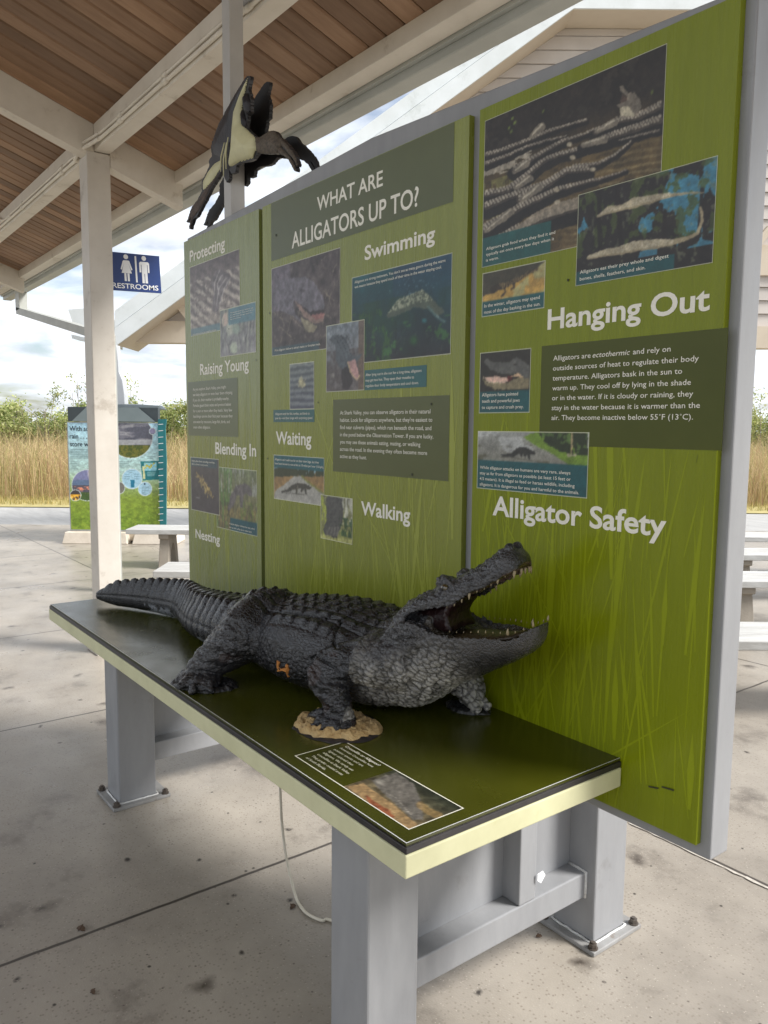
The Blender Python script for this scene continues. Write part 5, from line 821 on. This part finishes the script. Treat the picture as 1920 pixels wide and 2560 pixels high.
# paint: black coat, grey dry-brushed throat, pale worn patches on the tail
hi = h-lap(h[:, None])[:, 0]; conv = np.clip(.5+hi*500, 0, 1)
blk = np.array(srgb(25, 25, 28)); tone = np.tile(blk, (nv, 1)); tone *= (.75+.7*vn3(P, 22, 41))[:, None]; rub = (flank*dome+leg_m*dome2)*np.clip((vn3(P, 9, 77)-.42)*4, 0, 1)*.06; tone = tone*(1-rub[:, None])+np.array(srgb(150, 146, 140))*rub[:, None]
gt = thr*np.clip(.12+1.0*sm(1.06-P[:, 2], -.02, .14), 0, 1)*(1-.9*groove**1.3)*(.30+.9*vn3(P, 24, 44)*(.6+.8*vn3(P, 110, 46))); tone = tone*(1-gt[:, None]*.9)+np.array(srgb(200, 196, 186))*gt[:, None]*.9
hs = head_m*(1-thr)*.35*vn3(P, 50, 45); tone = tone*(1-hs[:, None])+np.array(srgb(96, 94, 92))*hs[:, None]
ridge_glint = np.clip(hi*700, 0, 1)*(topm*.8+thr*.4+leg_m*.25); tone = tone*(1-.4*ridge_glint[:, None])+np.array(srgb(150, 152, 156))*.4*ridge_glint[:, None]  # glossy highlights painted pale on raised ridges of head, throat and legs
lo = sm(ah, -.02, .05)*head_m*sm(.02-np.abs(P[:, 2]-1.05-.12*ah), -.03, .02)*.5; tone = tone*(1-lo[:, None])+np.array(srgb(84, 82, 80))*lo[:, None]
bl = body_m*sm(.862-P[:, 2], 0, .03)*sm(x, -2.1, -1.8)*vn3(P, 40, 50)*.7; tone = tone*(1-bl[:, None])+np.array(srgb(120, 116, 108))*bl[:, None]
wn = tail_m*np.clip((vn3(P*np.array([1, 1, 1.6]), 34, 47)*.6+vn3(P, 90, 48)*.4-.43)*14, 0, 1)*sm(-.15-up, 0, .25)*np.maximum((x > -3.24)*(x < -2.99)*1., ((x > -2.63)*(x < -2.44))*(up < -.45)*1.); tone = tone*(1-wn[:, None])+np.array(srgb(132, 136, 142))*wn[:, None]
tone *= (1-.75*ck)[:, None]; mouth = ((ah > .0)*(ah < .29)*(np.abs(hl) < .085)*(NR[:, 2] > .25)*(P[:, 2] < 1.14)*(P[:, 2] > 1.04))*1.; tone = tone*(1-.7*mouth[:, None])+np.array(srgb(64, 56, 42))*.7*mouth[:, None]
pal = (ah > .03)*(NR[:, 2] < -.3)*(P[:, 2] > 1.14)*(np.abs(hl) < .06)*1.; tone = tone*(1-.7*pal[:, None])+np.array(srgb(98, 78, 68))*.7*pal[:, None]
br = leg_m*np.clip((vn3(P, 30, 60)-.66)*8, 0, 1)*.14; tone = tone*(1-br[:, None])+np.array(srgb(92, 56, 42))*br[:, None]
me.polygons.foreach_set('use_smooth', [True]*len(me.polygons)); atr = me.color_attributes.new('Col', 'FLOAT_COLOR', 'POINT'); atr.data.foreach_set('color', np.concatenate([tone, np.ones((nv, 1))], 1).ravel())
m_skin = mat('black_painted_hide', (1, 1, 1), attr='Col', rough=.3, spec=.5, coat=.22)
def skin_bump():
    t = m_skin.node_tree; b = t.nodes['Principled BSDF']; c = N(t, 'ShaderNodeTexCoord')
    v = N(t, 'ShaderNodeTexVoronoi', feature='DISTANCE_TO_EDGE'); v.inputs['Scale'].default_value = 120; n = N(t, 'ShaderNodeTexNoise'); n.inputs['Scale'].default_value = 260; n.inputs['Detail'].default_value = 5
    for k in (v, n): L(t, c.outputs['Object'], k.inputs['Vector'])
    r = N(t, 'ShaderNodeMapRange'); r.inputs[2].default_value = .18; L(t, v.outputs['Distance'], r.inputs[0]); ad = N(t, 'ShaderNodeMath', operation='MULTIPLY_ADD', i_1=.55); L(t, n.outputs[0], ad.inputs[0]); L(t, r.outputs[0], ad.inputs[2])
    bp = N(t, 'ShaderNodeBump'); bp.inputs['Strength'].default_value = .5; bp.inputs['Distance'].default_value = .0028; L(t, ad.outputs[0], bp.inputs['Height']); L(t, bp.outputs[0], b.inputs['Normal'])
    n3 = N(t, 'ShaderNodeTexNoise'); n3.inputs['Scale'].default_value = 14; n3.inputs['Detail'].default_value = 5; L(t, c.outputs['Object'], n3.inputs['Vector']); rr = N(t, 'ShaderNodeMapRange'); rr.inputs[1].default_value = .35; rr.inputs[2].default_value = .65; rr.inputs[3].default_value = .15; rr.inputs[4].default_value = .34; L(t, n3.outputs[0], rr.inputs[0]); L(t, rr.outputs[0], b.inputs['Roughness'])
skin_bump()
ag = thing('alligator_sculpture', 'black alligator sculpture with open jaws lying on the olive display table', 'alligator', (-2.2, 1.28, .8))
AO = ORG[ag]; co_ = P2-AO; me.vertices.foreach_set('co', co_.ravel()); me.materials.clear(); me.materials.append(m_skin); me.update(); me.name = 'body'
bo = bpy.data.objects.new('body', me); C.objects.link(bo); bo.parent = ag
bvh = BVHTree.FromPolygons(P2.tolist(), [tuple(p.vertices) for p in me.polygons])
def hit(p):
    w = WV(p); w = w/np.linalg.norm(w); r = bvh.ray_cast(Vector((0, 0, EYE)), Vector(w.tolist())); return (np.array(r[0]), np.array(r[1])) if r[0] is not None else (None, None)
# eyes
m_eye = mat('amber_eye', srgb(70, 58, 24), srgb(46, 38, 16), 60, rough=.08, spec=.8, coat=1); m_pup = mat('black_pupil', (.004, .004, .004), rough=.1)
for e, sd in ((eyeN, -1), (eyeF, 1)):
    mb = MB(); c = e+HN*sd*.0185+HD*.006-np.array([0, 0, .007]); ball(mb, c, .0105); eo = mb.build('eye', m_eye, ag, smooth=True)
    mb = MB(); ball(mb, c+HN*sd*.0048+HD*.001, .0075, (.35, 1, 1.05)); mb.build('pupil', m_pup, eo, smooth=True)
# teeth
m_tooth = mat('ivory_teeth', srgb(168, 154, 122), srgb(120, 106, 78), 60, rough=.35)
mb = MB(); mb.tube([(0, 0, -.3), (0, 0, .3), (.04, 0, .7), (.1, 0, 1)], [.30, .27, .16, .03], 8); t0 = None
def tooth(p, sc, down, tilt=0):
    global t0
    if t0 is None: t0 = MB(); t0.v, t0.f, t0.m, t0.n = mb.v, mb.f, mb.m, mb.n; t0 = t0.build('tooth', m_tooth, None, smooth=True); o = t0
    else: o = t0.copy(); C.objects.link(o)
    o.parent = ag; o.location = (np.asarray(p)-AO); o.scale = (sc*1.0, sc*1.0, sc); o.rotation_euler = (math.pi+tilt if down else tilt, 0, YAW if not down else -YAW)
tr_ = np.random.default_rng(8)
def jaw_at(J, a): return [np.interp(a, J[:, 0], J[:, k]) for k in (1, 2, 3)]
for sd in (-1, 1):
    for i, a in enumerate(np.linspace(.07, .237, 10)):
        zt, zl, w = jaw_at(UJ, a); big = {2: .008, 3: .013, 7: .011, 9: .015}.get(i, tr_.uniform(.003, .006)); tooth(HQ(a, sd*(w*.9), zl-.001), big, True, sd*.12)
    for i, a in enumerate(np.linspace(.09, .29, 12)):
        zl, zb, w = jaw_at(LJ, a); big = {5: .006, 8: .013, 11: .011}.get(i, tr_.uniform(.003, .006)); tooth(HQ(a, sd*(w*.9), zl+.0), big, False, -sd*.1)
for l in (-.02, .0, .02): zt, zl, w = jaw_at(UJ, .244); tooth(HQ(.244, l, zl-.002), .013, True)
# mouth lining and tongue
m_mouth = mat('dark_red_mouth', srgb(44, 24, 25), srgb(26, 17, 17), 30, rough=.3, bump=.5, bscale=90); m_tong = mat('brown_tongue', srgb(74, 62, 42), srgb(50, 42, 32), 18, rough=.32, bump=.4, bscale=70)
mb = MB(); rs = []; MP = [(-.06, 1.10), (-.02, 1.124), (.02, 1.142), (.05, 1.150), (.078, 1.162), (.078, 1.154), (.064, 1.138), (.054, 1.118), (.058, 1.098), (.074, 1.082), (.05, 1.074), (.0, 1.085)]
for l in (-.062, -.05, .0, .05, .062):
    k = 1 if abs(l) < .055 else .9; rs.append([HQ(.02+(a-.02)*k+(.0 if abs(l) > .04 else -.012*(a > .06)), l, 1.12+(z-1.12)*k) for a, z in MP])
mb.loft(rs); ml = mb.build('mouth_lining', m_mouth, ag, smooth=True)
mb = MB(); rs = []
for a, w, z in ((.06, .05, 1.060), (.1, .062, 1.066), (.15, .058, 1.071), (.19, .048, 1.076), (.225, .036, 1.084), (.25, .015, 1.094)): rs.append([HQ(a, math.cos(t)*w, z+math.sin(t)*.011) for t in np.linspace(0, 2*math.pi, 18, endpoint=False)])
mb.loft(rs); mb.build('tongue', m_tong, ag, smooth=True)
# chipped patch where the foam shows
m_chip = mat('orange_foam_chip', srgb(196, 132, 62), srgb(160, 96, 44), 60, rough=.8, bump=.5, bscale=200)
q = lambda x, y: (420+x*.205, 1440+y*.205); mb = MB(); L1 = [(1335, 1030), (1370, 1050), (1350, 1100), (1380, 1130), (1430, 1110), (1445, 1070), (1470, 1100), (1480, 1150), (1460, 1180), (1480, 1225), (1462, 1230), (1440, 1165), (1400, 1150), (1340, 1165), (1330, 1090)]
pts = []
for p in L1:
    a, b = hit(q(*p))
    if a is not None: pts.append(a+b*.0025)
if len(pts) > 8: c_ = np.mean(pts, 0); mb.add([c_]*0+pts+[p+np.array([0, .004, 0]) for p in pts], [tuple(range(len(pts)))]+[tuple(range(2*len(pts)-1, len(pts)-1, -1))]+[(i, i+len(pts), (i+1) % len(pts)+len(pts), (i+1) % len(pts)) for i in range(len(pts))]); mb.build('chipped_patch', m_chip, ag)
# plaster base under the near front foot, dark base under the hind foot
m_plast = mat('yellowed_plaster', srgb(196, 170, 122), srgb(170, 138, 88), 28, rough=.85, bump=.8, bscale=110, dirt=srgb(110, 82, 50), dirtscale=40, dirtr=(.56, .72))
def mound(name, cx, cy, rx, ry, rot, hh, m, seed, inner=.0, nr=46, na=150):
    r = np.random.default_rng(seed); vs = []; f = []; A = np.linspace(0, 2*math.pi, na, endpoint=False); edge = 1+.10*(vn2(np.cos(A)*2.2+9, np.sin(A)*2.2+9, seed)-.5)*2+.05*(vn2(np.cos(A)*7+9, np.sin(A)*7+9, seed+1)-.5)*2
    for i in range(nr):
        q_ = i/(nr-1); rad = q_*edge
        X = rad*np.cos(A)*rx; Y = rad*np.sin(A)*ry; xx = X*math.cos(rot)-Y*math.sin(rot)+cx; yy = X*math.sin(rot)+Y*math.cos(rot)+cy
        z = hh*np.clip((1-q_)*6, 0, 1)**.5*(.3+1.5*fbm2(xx*75, yy*75, seed+3, 5)**1.6); vs.append(np.stack([xx, yy, TZ+.0008+z], 1))
    f = [(i*na+j, (i+1)*na+j, (i+1)*na+(j+1) % na, i*na+(j+1) % na) for i in range(nr-1) for j in range(na)]
    mb = MB(); mb.add(np.vstack(vs), f); return mb.build(name, m, ag, smooth=True)
mound('dark_rim', -1.70, 1.145, .125, .105, .35, .006, m_black, 4); mound('foot_base', -1.70, 1.147, .118, .096, .35, .02, m_plast, 5); m_gloss = mat('glossy_black_base', srgb(30, 30, 31), srgb(44, 44, 44), 30, rough=.3, bump=.7, bscale=80)
mound('foot_base', -2.225, 1.005, .112, .068, .5, .016, m_gloss, 6); mound('foot_base', -1.595, 1.525, .07, .05, .2, .012, m_gloss, 9)
# ---------------------------------------------------------------- stork cutouts
m_sblack = mat('stork_black', srgb(30, 28, 29), srgb(42, 39, 40), 14, rough=.45); m_sgrey = mat('stork_slate', srgb(46, 44, 48), srgb(32, 30, 33), 16, rough=.45, stretch=(3, 1, .5), bump=.5, bscale=50); m_scream = mat('stork_cream', srgb(206, 202, 160), srgb(186, 182, 146), 9, rough=.5, dirt=srgb(130, 140, 120), dirtscale=14, dirtr=(.62, .8)); m_sbrown = mat('stork_head', srgb(104, 92, 78), srgb(52, 46, 40), 60, rough=.55, bump=.5, bscale=200, stretch=(1, 1, 2)); m_sleg = mat('stork_leg', srgb(86, 70, 62), srgb(44, 38, 36), 40, rough=.6, bump=.5, bscale=160); m_sback = mat('stork_back_black', srgb(16, 15, 16), srgb(24, 22, 23), 10, rough=.6)
SYF = 1.598
def spx(x, y): return (460+x*.217, 150+y*.217)
WING = [(740, 180), (762, 186), (768, 215), (742, 330), (772, 450), (765, 600), (735, 640), (716, 780), (835, 890)]
HEAD = [(835, 890), (895, 886), (950, 845), (985, 822), (1020, 814), (1055, 820), (1082, 850), (1105, 890), (1150, 930), (1205, 985), (1255, 1050), (1290, 1115), (1318, 1200), (1312, 1225), (1296, 1230), (1278, 1170), (1240, 1115), (1225, 1112), (1255, 1165), (1290, 1230), (1302, 1268), (1292, 1288), (1272, 1280), (1240, 1215), (1205, 1150), (1150, 1104), (1090, 1076), (960, 1082), (850, 1070)]
BELLY = [(850, 1070), (800, 1140), (755, 1165), (650, 1182), (600, 1220), (590, 1290), (548, 1312), (520, 1260), (522, 1370), (490, 1408), (468, 1360), (440, 1270)]
LEGS = [(440, 1270), (375, 1380), (310, 1480), (250, 1610), (190, 1720), (150, 1800), (110, 1830), (85, 1900), (72, 1948), (55, 1944), (72, 1860), (85, 1810), (40, 1872), (28, 1868), (60, 1770), (90, 1690), (150, 1620), (205, 1510), (207, 1390), (262, 1290)]
BACK = [(262, 1290), (286, 1230), (290, 1150), (322, 1110), (310, 1020), (320, 950), (345, 890), (380, 780), (420, 700), (468, 610), (520, 510), (570, 420), (650, 290), (705, 205)]
OUT = WING+HEAD+BELLY+LEGS+BACK
def plate(mb, pts, y, th, m=0):
    Q = []
    for a, b in zip(pts, pts[1:]+pts[:1]):
        k = max(1, int(math.dist(a, b)/14))
        for i in range(k): t = i/k; jx, jz = (vn2(np.array([(a[0]+b[0])*.05+t*k*1.3]), np.array([(a[1]+b[1])*.05]), sd)[0]-.5 for sd in (1, 2)); Q.append((a[0]*(1-t)+b[0]*t+9*jx, a[1]*(1-t)+b[1]*t+9*jz))
    P = [onY(spx(*p), SYF) for p in Q]; P = [(p[0], y, p[2]) for p in P]; mb.prism(P, (0, th, 0), m)
sk = thing('stork_sculpture', 'painted black and white diving stork cutout on the front of the thin post', 'bird sculpture', (-3.27, 1.605, 2.9))
mb = MB(); plate(mb, OUT, SYF, .0155); mb.build('body_plate', m_sblack, sk, .003)
sb_ = thing('stork_sculpture', 'plain black back of a second stork cutout behind the thin post', 'bird sculpture', (-3.27, 1.69, 2.9))
mb = MB(); plate(mb, OUT, 1.6855, .0155); mb.build('body_plate', m_sback, sb_, .003)
def puff(name, pts, m, hgt, parent, step=.0035, y=None):       # inflated relief over a polygon
    P = np.array([onY(spx(*p), SYF)[[0, 2]] for p in pts]); x0, z0 = P.min(0); x1, z1 = P.max(0); xs = np.arange(x0-step, x1+2*step, step); zs = np.arange(z0-step, z1+2*step, step); X, Z = np.meshgrid(xs, zs); ins = np.zeros(X.shape, bool); dist = np.full(X.shape, 1e9); k = len(P)
    for i in range(k):
        a, b = P[i], P[(i+1) % k]
        with np.errstate(divide='ignore', invalid='ignore'): ins ^= ((a[1] > Z) != (b[1] > Z)) & (X < (b[0]-a[0])*(Z-a[1])/(b[1]-a[1]+1e-12)+a[0])
        d = b-a; t = np.clip(((X-a[0])*d[0]+(Z-a[1])*d[1])/(d@d+1e-12), 0, 1); dist = np.minimum(dist, np.hypot(X-a[0]-t*d[0], Z-a[1]-t*d[1]))
    dd_ = np.where(ins, dist, -dist); keep = dd_ > -step*.7; Yv = (y or SYF)-hgt*np.sqrt(np.clip(dd_, 0, .05)/.05)-.0005; ids = -np.ones(X.shape, int); ids[keep] = np.arange(keep.sum()); V_ = np.stack([X[keep], Yv[keep], Z[keep]], 1); F_ = []
    for i in range(X.shape[0]-1):
        for j in range(X.shape[1]-1):
            q_ = [ids[i, j], ids[i, j+1], ids[i+1, j+1], ids[i+1, j]]
            if min(q_) >= 0: F_.append(q_)
    mb = MB(); mb.add(V_, F_); return mb.build(name, m, parent, smooth=True)
puff('wing', [(735, 200), (700, 330), (640, 440), (590, 600), (565, 800), (545, 1000), (520, 1120), (430, 1120), (350, 1090), (330, 1000), (350, 900), (400, 780), (470, 630), (560, 460), (650, 310), (710, 215)], m_sgrey, .012, sk)
puff('breast', [(742, 200), (700, 400), (672, 560), (668, 720), (715, 785), (825, 892), (842, 1020), (800, 1128), (650, 1172), (560, 1222), (530, 1222), (558, 1020), (572, 800), (592, 600), (645, 450), (705, 300)], m_scream, .030, sk)
puff('head', HEAD[:8]+[(1140, 960), (1110, 1040), (1085, 1072), (960, 1078), (850, 1066)], m_sbrown, .026, sk); puff('bill', [(1085, 855), (1150, 932), (1205, 987), (1255, 1052), (1290, 1118), (1316, 1200), (1300, 1226), (1278, 1168), (1230, 1105), (1160, 1020), (1100, 960)], m_sbrown, .016, sk); puff('bill', [(1100, 980), (1160, 1040), (1220, 1110), (1255, 1168), (1288, 1232), (1298, 1275), (1274, 1276), (1240, 1212), (1205, 1148), (1150, 1100), (1090, 1072)], m_sbrown, .016, sk)
puff('tail', [(430, 1150), (435, 1230), (340, 1380), (250, 1480), (222, 1490), (222, 1400), (280, 1290), (340, 1210)], m_scream, .012, sk); puff('leg', [(430, 1280), (370, 1375), (300, 1480), (245, 1605), (185, 1715), (105, 1822), (75, 1935), (62, 1930), (90, 1800), (45, 1862), (70, 1770), (100, 1695), (165, 1610), (240, 1500), (330, 1390)], m_sleg, .010, sk, .003)
for i, (a, b) in enumerate((((505, 960), (440, 1290)), ((528, 960), (475, 1340)), ((548, 900), (505, 1260)), ((560, 960), (600, 1170)))):
    mb = MB(); A_, B_ = onY(spx(*a), SYF), onY(spx(*b), SYF); mb.tube([A_-[0, .016, 0], (A_+B_)/2-[0, .018, 0], B_-[0, .008, 0]], [.002, .0035, .002], 6); mb.build('feather', m_scream if i < 3 else m_sblack, sk)
for pl in ([(672, 640), (688, 770), (718, 782), (712, 680), (684, 560)], [(700, 430), (738, 380), (764, 480), (762, 610), (735, 632), (708, 560)]): puff('feather', pl, m_sgrey, .036, sk, .003)
# ---------------------------------------------------------------- loose things on the floor
q7 = lambda x, y: (x*.6028, 1500+y*.6028)
cbp = [np.array([-2.31, 1.31, .72]), np.array([-2.30, 1.305, .55])]+[onY(q7(*p), 1.30) for p in ((1165, 850), (1172, 950), (1185, 1050), (1205, 1150), (1230, 1240))]
for p in ((1262, 1290), (1300, 1316), (1340, 1330), (1385, 1333)): cbp.append(onZ(q7(*p), .006))
cbp.append(np.array([-1.75, 1.42, .006])); cbp = np.array(cbp); cbp[:, 2] = np.maximum(cbp[:, 2], .006)
mb = MB(); mb.tube(smooth_path(cbp, 60), .0048, 8); tag(mb.build('power_cable', mat('cream_cable', srgb(206, 200, 184), srgb(190, 182, 164), 10, rough=.45), None, smooth=True), 'thin cream cable hanging from the table and curling onto the floor', 'cable')
m_dry = mat('dry_leaf_brown', srgb(84, 64, 46), srgb(58, 44, 34), 40, rough=.8)
def leaf(p, L_, rz, lab):
    c = onZ(p, 0); r = thing('dry_leaf', lab, 'leaf', c, 0, None); mb = MB(); n = 9; top_ = []; bot = []
    for i in range(n):
        u_ = i/(n-1); w_ = math.sin(math.pi*u_)**.8*L_*.28*(1+.3*math.sin(i*2.1)); z_ = .004+.25*L_*math.sin(math.pi*u_)*.5; top_.append((u_*L_-L_/2, w_, z_+w_*.5)); bot.append((u_*L_-L_/2, -w_, z_*.6))
    R_ = np.array([[math.cos(rz), -math.sin(rz), 0], [math.sin(rz), math.cos(rz), 0], [0, 0, 1]]); V_ = (np.array(top_+bot)@R_.T)+c; mb.add(V_, [(i, i+1, n+i+1, n+i) for i in range(n-1)]); mb.build('blade', m_dry, r)
leaf(q7(335, 1369), .034, .5, 'curled brown dead leaf on the floor by the long slab joint'); leaf((700+880*.7354, 1700+875*.7354), .022, 1.2, 'tiny brown leaf scrap on the floor under the steel crossbeam'); leaf(q7(385, 1630), .024, .1, 'small dark dead leaf on the floor near the lower left corner'); leaf(q7(1215, 1277), .03, 2.0, 'rust brown leaf scrap lying beside the curl of the cream cable')
